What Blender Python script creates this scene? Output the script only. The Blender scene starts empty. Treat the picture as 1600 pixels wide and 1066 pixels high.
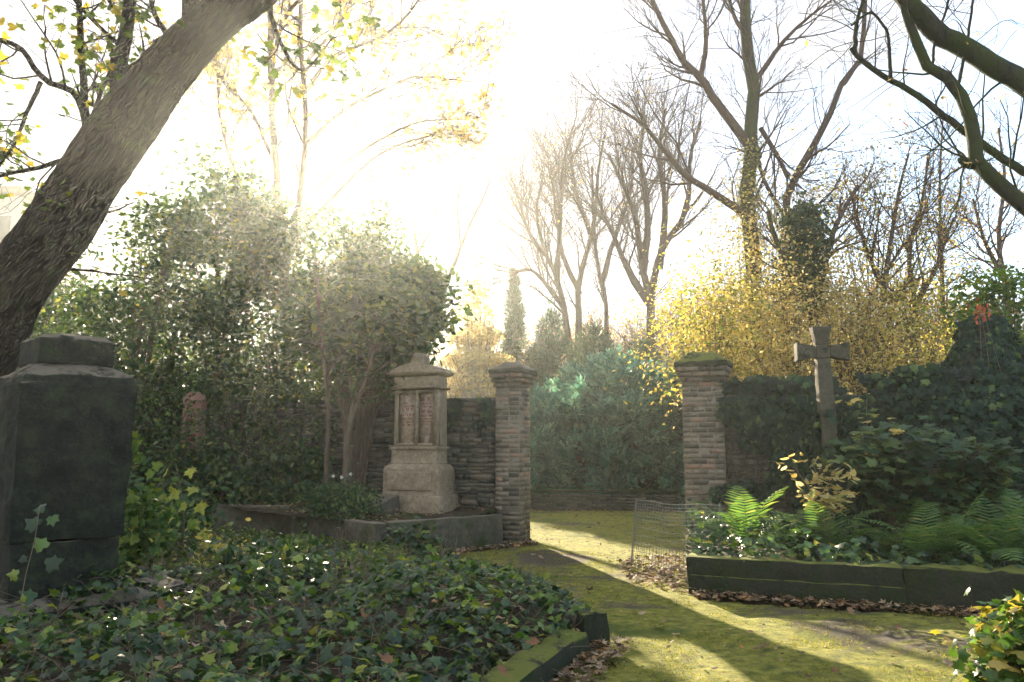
import bpy, bmesh, math
import numpy as np
from mathutils import noise as mnoise, Vector
C = bpy.context.scene.collection
rng = np.random.default_rng(11)
PI = math.pi

# ------------------------------------------------------------------ camera geometry (photo is 1600 x 1066)
F = 1244.0; CX, CY = 800.0, 533.0; EYE = 1.55
TILT = math.atan(167.0 / F); ct, st = math.cos(TILT), math.sin(TILT)
def ray(px, py):
    x = (px - CX) / F; y = (CY - py) / F
    return np.array([x, ct - y * st, st + y * ct])
def P(px, py, Y):
    d = ray(px, py); return np.array([0, 0, EYE]) + d * (Y / d[1])
def G(px, py, z=0.0):
    d = ray(px, py); return np.array([0, 0, EYE]) + d * ((z - EYE) / d[2])
SUN = ray(490, 265); SUN = SUN / np.linalg.norm(SUN)
SUN_EL = math.asin(SUN[2]); SUN_AZ = math.atan2(SUN[0], SUN[1])      # azimuth from +Y towards +X
WA = math.radians(21)                                               # the old wall runs 21 degrees off the picture plane
WD = np.array([math.cos(WA), -math.sin(WA), 0]); WN = np.array([-math.sin(WA), -math.cos(WA), 0])   # along, towards the camera

# ------------------------------------------------------------------ low-level builders
def mesh_np(name, V, faces_idx, sizes, mat, smooth=False):
    me = bpy.data.meshes.new(name)
    V = np.asarray(V, np.float32); faces_idx = np.asarray(faces_idx, np.int32); sizes = np.asarray(sizes, np.int32)
    me.vertices.add(len(V)); me.vertices.foreach_set('co', V.ravel())
    me.loops.add(len(faces_idx)); me.loops.foreach_set('vertex_index', faces_idx)
    me.polygons.add(len(sizes))
    starts = np.concatenate([[0], np.cumsum(sizes)[:-1]]).astype(np.int32)
    me.polygons.foreach_set('loop_start', starts); me.polygons.foreach_set('loop_total', sizes)
    if smooth: me.polygons.foreach_set('use_smooth', np.ones(len(sizes), bool))
    me.update(calc_edges=True)
    if mat: me.materials.append(mat)
    return me
def link(name, me, parent=None, loc=(0, 0, 0)):
    o = bpy.data.objects.new(name, me); C.objects.link(o); o.location = loc
    if parent: o.parent = parent
    return o
def tag(o, label=None, cat=None, group=None, kind=None):
    for k, v in (('label', label), ('category', cat), ('group', group), ('kind', kind)):
        if v: o[k] = v
    return o
def thing(name, label, cat, loc, group=None, rz=0.0):
    o = bpy.data.objects.new(name, None); C.objects.link(o); o.location = tuple(loc); o.rotation_euler = (0, 0, rz)
    o.empty_display_size = .1
    return tag(o, label, cat, group)
def dup(root, loc, rz=0.0, s=1.0, label=None):
    r = root.copy(); C.objects.link(r); r.location = tuple(loc); r.rotation_euler = (0, 0, rz)
    r.scale = (s, s, s) if np.isscalar(s) else s
    if label: r['label'] = label
    for ch in list(root.children):
        c = ch.copy(); C.objects.link(c); c.parent = r
        for g in list(ch.children):
            d = g.copy(); C.objects.link(d); d.parent = c
    return r
def norm(a): return a / np.maximum(np.linalg.norm(a, axis=-1, keepdims=True), 1e-9)

class MB:
    """collects boxes, lofts and tubes, builds ONE mesh"""
    def __init__(s): s.V = []; s.F = []; s.n = 0
    def add(s, V, F):
        s.V.append(np.asarray(V, float)); s.F += [[i + s.n for i in f] for f in F]; s.n += len(V)
    def box(s, c, h, R=None, jit=0.0):
        sg = np.array([[x, y, z] for x in (-1, 1) for y in (-1, 1) for z in (-1, 1)], float)
        V = sg * np.asarray(h)
        if jit: V = V + rng.normal(0, jit, V.shape)
        if R is not None: V = V @ R.T
        s.add(V + np.asarray(c), [[0, 1, 3, 2], [4, 6, 7, 5], [0, 4, 5, 1], [2, 3, 7, 6], [0, 2, 6, 4], [1, 5, 7, 3]])
    def loft(s, rings):                       # (z, half x, half y[, cx, cy])
        V = []; F = []
        for r in rings:
            z, a, b = r[:3]; cx, cy = (r[3], r[4]) if len(r) > 3 else (0, 0)
            V += [[cx - a, cy - b, z], [cx + a, cy - b, z], [cx + a, cy + b, z], [cx - a, cy + b, z]]
        for i in range(len(rings) - 1):
            for j in range(4):
                k = (j + 1) % 4; F.append([4 * i + j, 4 * i + k, 4 * i + 4 + k, 4 * i + 4 + j])
        m = 4 * (len(rings) - 1); F.append([3, 2, 1, 0]); F.append([m, m + 1, m + 2, m + 3])
        s.add(V, F)
    def tube(s, pts, rad, n=6):
        V, f, z = tubes(np.asarray(pts, float)[None], np.asarray(rad, float)[None] if not np.isscalar(rad) else np.full((1, len(pts)), rad), n)
        s.add(V, f.reshape(-1, 4).tolist())
    def mesh(s, name, mat, smooth=False):
        V = np.concatenate(s.V); idx = [i for f in s.F for i in f]; sz = [len(f) for f in s.F]
        return mesh_np(name, V, idx, sz, mat, smooth)
    def build(s, name, mat, parent=None, loc=(0, 0, 0), smooth=False):
        return link(name, s.mesh(name, mat, smooth), parent, loc)
    def rough(s, name, mat, parent=None, loc=(0, 0, 0), cuts=6, amp=.01, scale=4.0, seed=0.0, edge=.0, smooth=True):
        me = s.mesh(name, mat); bm = bmesh.new(); bm.from_mesh(me)
        if edge > 0:
            es = [e for e in bm.edges if len(e.link_faces) == 2 and e.calc_face_angle(0) > .5]
            bmesh.ops.bevel(bm, geom=es, offset=edge, segments=2, profile=.5, affect='EDGES')
        bmesh.ops.triangulate(bm, faces=[f for f in bm.faces if len(f.verts) > 4])
        ml = max(e.calc_length() for e in bm.edges)
        for it in range(3):
            L = ml / (cuts if cuts > 0 else 1)
            es = [e for e in bm.edges if e.calc_length() > L * 1.5]
            if not es or len(bm.faces) > 16000: break
            bmesh.ops.subdivide_edges(bm, edges=es, cuts=2 if it else 3, use_grid_fill=True)
        bm.normal_update()
        off = Vector((seed * 7.3, seed * 3.1, seed))
        for v in bm.verts:
            q = v.co * scale + off
            d = mnoise.fractal(q, 1.0, 2.0, 4) + .5 * mnoise.fractal(q * 4, 1.0, 2.0, 3)
            v.co += v.normal * d * amp
        if smooth:
            for f in bm.faces: f.smooth = True
        bm.to_mesh(me); bm.free()
        if smooth:
            try: me.set_sharp_from_angle(angle=math.radians(38))
            except Exception: pass
        return link(name, me, parent, loc)

def tubes(Pl, Rd, n):
    """(B,k,3) polylines and (B,k) radii -> one vertex/face soup of n-sided tubes"""
    B, k, _ = Pl.shape
    T = np.empty_like(Pl); T[:, 1:-1] = Pl[:, 2:] - Pl[:, :-2]; T[:, 0] = Pl[:, 1] - Pl[:, 0]; T[:, -1] = Pl[:, -1] - Pl[:, -2]
    T = norm(T)
    D = norm(Pl[:, -1] - Pl[:, 0]); ax = np.eye(3)[np.argmin(np.abs(D), axis=1)]
    U = norm(np.cross(T, ax[:, None, :])); W = np.cross(T, U)
    a = np.arange(n) * 2 * PI / n
    V = Pl[:, :, None, :] + Rd[:, :, None, None] * (np.cos(a)[None, None, :, None] * U[:, :, None, :] + np.sin(a)[None, None, :, None] * W[:, :, None, :])
    V = V.reshape(-1, 3)
    b = np.arange(B)[:, None, None] * (k * n); i = np.arange(k - 1)[None, :, None] * n; j = np.arange(n)[None, None, :]; j2 = (j + 1) % n
    f = np.stack([b + i + j, b + i + n + j, b + i + n + j2, b + i + j2], -1).reshape(-1)
    return V, f, np.full(B * (k - 1) * n, 4)
def tube_obj(name, groups, mat, parent, base):
    Vs, Fs, Ss, off = [], [], [], 0
    for Pl, Rd, n in groups:
        if len(Pl) == 0: continue
        V, f, s = tubes(Pl, Rd, n); Vs.append(V); Fs.append(f + off); Ss.append(s); off += len(V)
    return link(name, mesh_np(name, np.concatenate(Vs) - np.asarray(base), np.concatenate(Fs), np.concatenate(Ss), mat, True), parent)
def resample(pts, k):
    pts = np.asarray(pts, float)
    if len(pts) > 2:                          # Catmull-Rom through the points
        q = np.concatenate([[2 * pts[0] - pts[1]], pts, [2 * pts[-1] - pts[-2]]]); out = []
        for i in range(1, len(q) - 2):
            for t in np.linspace(0, 1, 12, endpoint=False):
                out.append(.5 * (2 * q[i] + (q[i + 1] - q[i - 1]) * t + (2 * q[i - 1] - 5 * q[i] + 4 * q[i + 1] - q[i + 2]) * t * t + (3 * q[i] - q[i - 1] - 3 * q[i + 1] + q[i + 2]) * t ** 3))
        out.append(pts[-1]); pts = np.array(out)
    s = np.concatenate([[0], np.cumsum(np.linalg.norm(np.diff(pts, axis=0), axis=1))]); u = np.linspace(0, s[-1], k)
    return np.stack([np.interp(u, s, pts[:, i]) for i in range(3)], 1)
def grow(Pl, Rd, n, t0, t1, L, ang, k, wig=.15, up=.05, rmul=.6, rmin=.004, rmax=9., flat=0.):
    B, K, _ = Pl.shape
    t = (t0 + (t1 - t0) * (np.arange(n)[None] + rng.random((B, n))) / n)
    u = t * (K - 1); i = np.clip(np.floor(u).astype(int), 0, K - 2); f = (u - i)[..., None]; bi = np.arange(B)[:, None]
    pos = Pl[bi, i] * (1 - f) + Pl[bi, i + 1] * f; tan = norm(Pl[bi, i + 1] - Pl[bi, i])
    rad = Rd[bi, i] * (1 - f[..., 0]) + Rd[bi, i + 1] * f[..., 0]
    pos = pos.reshape(-1, 3); tan = tan.reshape(-1, 3); rad = rad.reshape(-1); tt = t.reshape(-1); M = len(pos)
    v = rng.normal(size=(M, 3)); v[:, 2] *= (1 - flat); v = norm(v - (v * tan).sum(1, keepdims=True) * tan)
    a = ang * (.6 + .8 * rng.random(M))[:, None]
    d = np.cos(a) * tan + np.sin(a) * v
    ln = L * (.5 + rng.random(M)) * (1.2 - .65 * tt)
    out = np.empty((M, k, 3)); out[:, 0] = pos
    for j in range(1, k):
        d = norm(d + wig * rng.normal(size=(M, 3)) + np.array([0, 0, up])); out[:, j] = out[:, j - 1] + d * (ln / (k - 1))[:, None]
    r0 = np.minimum(np.maximum(rad * rmul, rmin), rmax); s = np.linspace(0, 1, k)[None]
    return out, r0[:, None] * (1 - s) + rmin * s

# leaf outlines: stem at the origin, tip towards +Y, upper side +Z
def fan(out, cz=0.06, fold=.10):
    o = np.array(out, float); V = np.zeros((len(o) + 1, 3)); V[1:, :2] = o; V[0] = (0, .35, cz)
    V[1:, 2] = -fold * np.abs(o[:, 0]); n = len(o)
    return V, [[0, 1 + i, 1 + (i + 1) % n] for i in range(n)]
IVY = fan([(0, 0), (.22, -.12), (.5, .02), (.4, .3), (.52, .55), (.22, .6), (0, 1.0), (-.22, .6), (-.52, .55), (-.4, .3), (-.5, .02), (-.22, -.12)], .09, .26)
MAPLE = fan([(0, 0), (.3, -.1), (.22, .08), (.58, .15), (.46, .3), (.66, .58), (.38, .52), (.3, .62), (.2, .58), (.16, .8), (0, 1.08),
             (-.16, .8), (-.2, .58), (-.3, .62), (-.38, .52), (-.66, .58), (-.46, .3), (-.58, .15), (-.22, .08), (-.3, -.1)], .05, .12)
CURL = (MAPLE[0] * np.array([.8, 1, 1]) + np.stack([0 * MAPLE[0][:, 0], 0 * MAPLE[0][:, 0], .5 * MAPLE[0][:, 0] ** 2 + .35 * (MAPLE[0][:, 1] - .4) ** 2], 1), MAPLE[1])
OVAL = (np.array([(0, 0, 0), (.24, .3, -.05), (.2, .7, -.06), (0, 1, -.03), (-.2, .7, -.06), (-.24, .3, -.05), (0, .45, .03)], float),
        [[0, 1, 6], [1, 2, 6], [2, 3, 6], [3, 4, 6], [4, 5, 6], [5, 0, 6]])
DIAM = (np.array([(0, 0, 0), (.3, .5, -.06), (0, 1, 0), (-.3, .5, -.06)], float), [[0, 1, 2], [0, 2, 3]])
SPRAY = (np.array([(0, 0, 0), (.20, .22, .02), (.07, .30, .02), (.24, .52, .03), (.06, .58, .03), (.14, .80, .05), (0, 1, .06), (-.14, .80, .05), (-.06, .58, .03), (-.24, .52, .03), (-.07, .30, .02), (-.20, .22, .02)], float), [[0, 1, 2, 10, 11], [2, 3, 4, 8, 9, 10], [4, 5, 6, 7, 8]])
NEEDLE = (np.array([(0, 0, 0), (.11, .4, 0), (0, 1, .04), (-.11, .4, 0)], float), [[0, 1, 2], [0, 2, 3]])

def leaf_arrays(pos, nrm, size, tmpl, tip=None):
    tv, tf = tmpl; N = len(pos)
    n = norm(nrm); r = rng.normal(size=(N, 3)) if tip is None else tip
    x = norm(np.cross(r, n)); y = np.cross(n, x)
    if tip is not None: y = norm(tip); x = norm(np.cross(y, n)); n = np.cross(x, y)
    if np.isscalar(size): size = size * (.6 + .8 * rng.random(N))
    M = np.stack([x, y, n], -1) * np.asarray(size)[:, None, None]
    V = pos[:, None, :] + np.einsum('nij,mj->nmi', M, tv)
    m = len(tv); fi = np.concatenate([np.array(f) for f in tf]); fs = np.array([len(f) for f in tf])
    idx = (np.arange(N)[:, None] * m + fi[None]).reshape(-1)
    return V.reshape(-1, 3), idx, np.tile(fs, N)
def leaf_obj(name, pos, nrm, size, tmpl, mat, parent=None, base=(0, 0, 0), tip=None):
    V, i, s = leaf_arrays(pos, nrm, size, tmpl, tip)
    return link(name, mesh_np(name, V - np.asarray(base), i, s, mat), parent)
def upish(N, tilt=.6):
    n = rng.normal(0, tilt, (N, 3)); n[:, 2] = np.abs(n[:, 2]) * .4 + 1; return n

def in_poly(pts, poly):
    x, y = pts[:, 0], pts[:, 1]; c = np.zeros(len(pts), bool); n = len(poly)
    for i in range(n):
        x1, y1 = poly[i][:2]; x2, y2 = poly[(i + 1) % n][:2]
        m = ((y1 > y) != (y2 > y)) & (x < (x2 - x1) * (y - y1) / (y2 - y1 + 1e-12) + x1); c ^= m
    return c
def sample_poly(poly, N):
    q = np.array([p[:2] for p in poly]); lo, hi = q.min(0), q.max(0); out = np.zeros((0, 2))
    while len(out) < N:
        s = lo + (hi - lo) * rng.random((N * 2, 2)); out = np.concatenate([out, s[in_poly(s, poly)]])
    return out[:N]
# gaps in the crowns through which the sun reaches the path (where the photograph has sunlit patches)
GAPS = [[G(925, 955), G(1060, 955), G(1225, 1050), G(1300, 1100), G(1160, 1120), G(1045, 1040)],
        [G(828, 830), G(920, 832), G(1010, 858), G(1085, 885), G(965, 908), G(832, 852)],
        [G(1195, 960), G(1530, 1020), G(1545, 1070), G(1400, 1025)],
        [np.array([-4.6, 5.2]), np.array([-1.2, 5.2]), np.array([-.9, 8.4]), np.array([-4.4, 9.3])],
        [G(1100, 880), G(1330, 880), G(1360, 930), G(1100, 930)]]
def sun_gap(pos, keep=.06):
    g = pos - SUN[None] * (pos[:, 2] / SUN[2])[:, None]
    hit = np.zeros(len(pos), bool)
    for i, poly in enumerate(GAPS):
        h = in_poly(g, poly)
        if i == 3: h &= rng.random(len(pos)) > .5
        hit |= h
    return ~hit | (rng.random(len(pos)) < keep)

# ------------------------------------------------------------------ materials
def new_mat(name):
    m = bpy.data.materials.new(name); m.use_nodes = True; nt = m.node_tree; nt.nodes.clear()
    out = nt.nodes.new('ShaderNodeOutputMaterial'); return m, nt, out
def ramp(nt, cols, fac):
    r = nt.nodes.new('ShaderNodeValToRGB'); e = r.color_ramp.elements
    for i, (p, c) in enumerate(cols):
        x = e[i] if i < 2 else e.new(p)
        x.position = p; x.color = (*c, 1)
    nt.links.new(fac, r.inputs[0]); return r.outputs[0]
def noise_fac(nt, scale, detail=6, rough=.6, coord='Object', vec=None, dist=0.):
    n = nt.nodes.new('ShaderNodeTexNoise'); n.inputs['Scale'].default_value = scale; n.inputs['Detail'].default_value = detail
    n.inputs['Roughness'].default_value = rough; n.inputs['Distortion'].default_value = dist
    if vec is None:
        t = nt.nodes.new('ShaderNodeTexCoord'); vec = t.outputs[coord]
    nt.links.new(vec, n.inputs['Vector']); return n.outputs['Fac']
def mixc(nt, a, b, fac, mode='MIX'):
    m = nt.nodes.new('ShaderNodeMix'); m.data_type = 'RGBA'; m.blend_type = mode
    for s, v in ((m.inputs[0], fac), (m.inputs[6], a), (m.inputs[7], b)):
        if isinstance(v, (int, float)): s.default_value = v
        elif isinstance(v, tuple): s.default_value = (*v, 1)
        else: nt.links.new(v, s)
    return m.outputs[2]
def step(nt, fac, lo, hi):
    m = nt.nodes.new('ShaderNodeMapRange'); m.inputs[1].default_value = lo; m.inputs[2].default_value = hi
    m.interpolation_type = 'SMOOTHSTEP'; nt.links.new(fac, m.inputs[0]); return m.outputs[0]
def mth_range(nt, fac, lo, hi):
    m = nt.nodes.new('ShaderNodeMapRange'); m.inputs[3].default_value = lo; m.inputs[4].default_value = hi; nt.links.new(fac, m.inputs[0]); return m.outputs[0]
def island(nt):
    return nt.nodes.new('ShaderNodeNewGeometry').outputs['Random Per Island']
def surf(nt, out, col, rough=.85, bump=None, bs=.4, bd=.02, spec=.3):
    p = nt.nodes.new('ShaderNodeBsdfPrincipled')
    if isinstance(col, tuple): p.inputs['Base Color'].default_value = (*col, 1)
    else: nt.links.new(col, p.inputs['Base Color'])
    p.inputs['Roughness'].default_value = rough; p.inputs['Specular IOR Level'].default_value = spec
    if bump is not None:
        b = nt.nodes.new('ShaderNodeBump'); b.inputs['Strength'].default_value = bs; b.inputs['Distance'].default_value = bd
        nt.links.new(bump, b.inputs['Height']); nt.links.new(b.outputs[0], p.inputs['Normal'])
    nt.links.new(p.outputs[0], out.inputs[0]); return p
def stone_mat(name, cols, scale=5, moss=None, moss_lo=.5, moss_hi=.62, moss_scale=2.2, rough=.9, bs=.6, bd=.02, per_island=None, top_tone=None):
    m, nt, out = new_mat(name)
    f = noise_fac(nt, scale, 9, .68); c = ramp(nt, cols, f)
    if per_island: c = mixc(nt, c, ramp(nt, per_island, island(nt)), .88)
    c = mixc(nt, c, ramp(nt, [(.35, (.35, .35, .35)), (.7, (1.25, 1.25, 1.25))], noise_fac(nt, scale * 6, 5, .7)), .55, 'MULTIPLY')
    if moss:
        c = mixc(nt, c, moss, step(nt, noise_fac(nt, moss_scale, 8, .7), moss_lo, moss_hi))
    if top_tone:
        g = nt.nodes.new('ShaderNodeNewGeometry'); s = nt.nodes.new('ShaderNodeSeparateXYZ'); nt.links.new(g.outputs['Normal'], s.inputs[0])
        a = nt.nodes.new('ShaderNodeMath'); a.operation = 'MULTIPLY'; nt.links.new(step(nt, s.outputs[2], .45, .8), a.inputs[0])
        nt.links.new(step(nt, noise_fac(nt, 5, 7, .7), .35, .5), a.inputs[1]); c = mixc(nt, c, top_tone, a.outputs[0])  # second tone mixed into upward faces in noisy patches
    surf(nt, out, c, rough, noise_fac(nt, scale * 5, 9, .72), bs, bd); return m
def leaf_mat(name, cols, trans=.45, rough=.5, tint=(1.25, 1.2, .6), spec=.3, vein=True):
    m, nt, out = new_mat(name)
    c = ramp(nt, cols, island(nt))
    c = mixc(nt, c, ramp(nt, [(.3, (.72, .72, .7)), (.7, (1.2, 1.2, 1.15))], noise_fac(nt, 23, 4, .6)), .6, 'MULTIPLY')
    c = mixc(nt, c, ramp(nt, [(.32, (.55, .6, .62)), (.68, (1.45, 1.4, 1.2))], noise_fac(nt, 1.6, 3, .5)), .8, 'MULTIPLY')
    p = nt.nodes.new('ShaderNodeBsdfPrincipled'); nt.links.new(c, p.inputs['Base Color']); p.inputs['Roughness'].default_value = rough
    p.inputs['Specular IOR Level'].default_value = spec
    t = nt.nodes.new('ShaderNodeBsdfTranslucent'); nt.links.new(mixc(nt, c, tint, 1.0, 'MULTIPLY'), t.inputs[0])
    x = nt.nodes.new('ShaderNodeMixShader'); x.inputs[0].default_value = trans
    nt.links.new(p.outputs[0], x.inputs[1]); nt.links.new(t.outputs[0], x.inputs[2]); nt.links.new(x.outputs[0], out.inputs[0]); return m
def bark_mat(name, a, b, moss=None, scale=6, mlo=.5, mhi=.65, bs=.9, lean=0., fiss=.0):
    m, nt, out = new_mat(name)
    t = nt.nodes.new('ShaderNodeTexCoord'); mp = nt.nodes.new('ShaderNodeMapping'); mp.inputs['Scale'].default_value = (1, 1, .22 if fiss else .35)
    rt = nt.nodes.new('ShaderNodeMapping'); rt.inputs['Rotation'].default_value = (0, lean, 0); nt.links.new(t.outputs['Object'], rt.inputs[0])
    nt.links.new(rt.outputs[0], mp.inputs[0])
    f = noise_fac(nt, scale * 3, 9, .7, vec=mp.outputs[0], dist=.6)
    c = ramp(nt, [(.3, a), (.7, b)], f)
    if fiss:
        v = nt.nodes.new('ShaderNodeTexVoronoi'); v.feature = 'DISTANCE_TO_EDGE'; v.inputs['Scale'].default_value = fiss; nw = nt.nodes.new('ShaderNodeTexNoise'); nw.inputs['Scale'].default_value = 5; nt.links.new(mp.outputs[0], nw.inputs['Vector'])
        nt.links.new(mixc(nt, mp.outputs[0], nw.outputs['Color'], .22), v.inputs['Vector']); k = step(nt, v.outputs['Distance'], 0., .28); c = mixc(nt, c, mixc(nt, (.016, .013, .010), c, k), .75)
        c = mixc(nt, c, ramp(nt, [(.35, (.5, .5, .48)), (.65, (1.3, 1.25, 1.15))], noise_fac(nt, 2.2, 6, .65)), .8, 'MULTIPLY')
        q = nt.nodes.new('ShaderNodeMath'); q.operation = 'MULTIPLY_ADD'; nt.links.new(f, q.inputs[0]); q.inputs[1].default_value = .5; nt.links.new(k, q.inputs[2]); f = q.outputs[0]
    if moss: c = mixc(nt, c, moss, step(nt, noise_fac(nt, 2.0, 8, .7), mlo, mhi))
    surf(nt, out, c, .92, f, bs, .03); return m

M = {}
MOSS = (.055, .075, .015)
M['brick'] = stone_mat('old brick', [(.3, (.14, .12, .09)), (.7, (.26, .22, .16))], 9, moss=(.06, .07, .035), moss_lo=.52, moss_hi=.7, moss_scale=1.6,
    per_island=[(0, (.08, .075, .06)), (.3, (.17, .15, .115)), (.6, (.24, .20, .15)), (.8, (.30, .26, .20)), (1, (.36, .22, .155))])
M['mortar'] = stone_mat('lime mortar', [(.3, (.20, .185, .15)), (.7, (.34, .31, .25))], 14, moss=(.05, .06, .03), moss_lo=.55, moss_hi=.7)
M['render'] = stone_mat('crumbling render', [(.3, (.16, .15, .13)), (.7, (.30, .28, .23))], 3.5, moss=(.06, .07, .04))
M['slate'] = stone_mat('rubble slate', [(.3, (.06, .065, .06)), (.7, (.17, .165, .14))], 8, moss=(.05, .06, .03), moss_lo=.55, moss_hi=.7,
    per_island=[(0, (.06, .065, .06)), (.4, (.12, .12, .10)), (.8, (.17, .155, .12)), (1, (.22, .18, .13))])
M['sandstone'] = stone_mat('weathered sandstone', [(.25, (.19, .155, .105)), (.55, (.33, .27, .19)), (.8, (.42, .35, .25))], 2.6, moss=(.17, .15, .085), moss_lo=.56, moss_hi=.75, moss_scale=3, bs=.35)
M['panel'] = stone_mat('pale inscription stone', [(.25, (.40, .31, .23)), (.8, (.52, .42, .32))], 3, moss=(.30, .25, .18), moss_lo=.6, moss_hi=.8, bs=.2)
M['paint'] = stone_mat('faded red lettering', [(.3, (.16, .035, .03)), (.7, (.24, .07, .06))], 20, bs=.1)
M['darkstone'] = stone_mat('black lichened granite', [(.3, (.010, .014, .011)), (.55, (.024, .030, .022)), (.75, (.07, .07, .045))], 5, moss=(.036, .05, .026), moss_lo=.46, moss_hi=.68, moss_scale=6, bs=1., bd=.04, top_tone=(.19, .165, .125))  # upward faces turn pale tan in patches
M['kerb'] = stone_mat('grey kerb stone', [(.3, (.06, .06, .046)), (.7, (.16, .145, .11))], 6, moss=(.04, .058, .018), moss_lo=.46, moss_hi=.68, moss_scale=2.5, top_tone=(.16, .14, .10))  # upward faces a paler grey-brown in patches
M['mosskerb'] = stone_mat('mossy kerb stone', [(.3, (.016, .022, .016)), (.7, (.05, .055, .036))], 5, moss=(.02, .036, .012), moss_lo=.45, moss_hi=.6, moss_scale=3.5, top_tone=(.13, .15, .025), bs=1., bd=.03)  # yellow-green moss on the upward faces
M['crossstone'] = stone_mat('grey cross stone', [(.3, (.055, .056, .043)), (.7, (.15, .135, .10))], 5, moss=(.02, .025, .015), moss_lo=.50, moss_hi=.66, moss_scale=5, bs=.5)
M['redstone'] = stone_mat('reddish stone', [(.3, (.22, .12, .09)), (.7, (.34, .21, .16))], 5, bs=.4)
M['bark_grey'] = bark_mat('grey bark', (.018, .015, .011), (.082, .062, .042), moss=(.055, .065, .028), mlo=.52, mhi=.7, lean=math.radians(-38), fiss=30., bs=.9)
M['bark_brown'] = bark_mat('brown bark', (.055, .042, .03), (.16, .125, .09))
M['bark_moss'] = bark_mat('mossy bark', (.02, .022, .014), (.07, .065, .045), moss=(.05, .065, .018), mlo=.42, mhi=.58)
M['twig'] = bark_mat('twig bark', (.06, .04, .032), (.13, .09, .07))
M['stem'] = bark_mat('dry stem', (.10, .075, .05), (.26, .20, .14))
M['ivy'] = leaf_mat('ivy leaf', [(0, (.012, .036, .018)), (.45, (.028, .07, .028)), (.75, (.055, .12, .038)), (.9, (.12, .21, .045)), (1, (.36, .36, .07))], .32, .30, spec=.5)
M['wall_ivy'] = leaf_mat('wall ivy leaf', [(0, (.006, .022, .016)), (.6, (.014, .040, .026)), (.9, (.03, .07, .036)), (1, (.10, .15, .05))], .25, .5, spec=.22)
M['fern'] = leaf_mat('fern frond', [(0, (.05, .13, .05)), (.7, (.12, .22, .07)), (1, (.24, .27, .10))], .5, .5)
M['yellow'] = leaf_mat('yellow leaf', [(0, (.52, .37, .09)), (.3, (.68, .55, .24)), (.8, (.78, .68, .38)), (.93, (.42, .46, .14)), (1, (.40, .24, .09))], .64, .55, tint=(1.1, 1.08, 1.0))
M['yellow_mix'] = leaf_mat('yellow and green leaf', [(0, (.10, .17, .03)), (.3, (.30, .32, .08)), (.55, (.58, .48, .15)), (1, (.72, .60, .24))], .5, .55)
M['rust'] = leaf_mat('russet leaf', [(0, (.20, .09, .05)), (.4, (.38, .22, .08)), (.7, (.56, .42, .12)), (1, (.62, .50, .18))], .4, .6, tint=(1.1, .95, .6))
M['maple'] = leaf_mat('maple leaf green and yellow', [(0, (.05, .10, .03)), (.6, (.13, .19, .04)), (.8, (.38, .34, .06)), (1, (.58, .42, .07))], .5, .5)
M['evergreen'] = leaf_mat('evergreen leaf', [(0, (.02, .05, .028)), (.6, (.045, .09, .038)), (.9, (.09, .15, .045)), (1, (.30, .30, .09))], .5, .42, spec=.4)
M['shrub'] = leaf_mat('shrub leaf', [(0, (.03, .075, .04)), (.7, (.065, .125, .055)), (1, (.18, .23, .07))], .4, .45)
M['juniper'] = leaf_mat('juniper spray', [(0, (.045, .15, .13)), (.5, (.12, .28, .24)), (1, (.30, .46, .33))], .5, .6, tint=(1.05, 1.15, 1.))
M['thuja'] = leaf_mat('thuja spray', [(0, (.03, .075, .055)), (1, (.08, .15, .09))], .35, .6)
M['lightgreen'] = leaf_mat('light green leaf', [(0, (.06, .13, .025)), (.6, (.12, .22, .04)), (1, (.28, .32, .06))], .5, .5)
M['moss'] = leaf_mat('moss', [(0, (.10, .12, .015)), (.6, (.22, .23, .03)), (1, (.36, .33, .06))], .4, .8)
M['weed'] = leaf_mat('weed leaf', [(0, (.03, .08, .02)), (.5, (.08, .16, .035)), (.85, (.18, .26, .05)), (1, (.36, .36, .08))], .5, .45)
M['litter'] = leaf_mat('fallen leaf', [(0, (.06, .04, .028)), (.35, (.16, .10, .06)), (.6, (.27, .19, .12)), (.85, (.42, .33, .24)), (1, (.42, .20, .06))], .2, .75, tint=(1, .9, .7))
M['bigleaf'] = leaf_mat('dry brown leaf', [(0, (.16, .085, .045)), (1, (.26, .13, .07))], .25, .7, tint=(1, .8, .6))
M['redleaf'] = leaf_mat('red vine leaf', [(0, (.45, .10, .05)), (1, (.60, .20, .10))], .45, .6, tint=(1.2, .8, .6))
M['petal'] = leaf_mat('white petal', [(0, (.7, .68, .72)), (1, (.8, .8, .8))], .3, .6, tint=(1, 1, 1))
def metal(name, col, rough):
    m, nt, out = new_mat(name); p = surf(nt, out, ramp(nt, [(.3, col), (.7, tuple(x * 1.4 for x in col))], noise_fac(nt, 30)), rough); p.inputs['Metallic'].default_value = .8; return m
M['wire'] = metal('galvanised wire', (.20, .21, .20), .55)
def plaster(name, a, b):
    return stone_mat(name, [(.3, a), (.7, b)], 1.0, bs=.1)
M['facade'] = plaster('pale facade', (.42, .38, .33), (.50, .46, .40))
M['glass'] = new_mat('window glass')[0]
_nt = M['glass'].node_tree; surf(_nt, _nt.nodes['Material Output'], (.05, .06, .07), .15)

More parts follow.
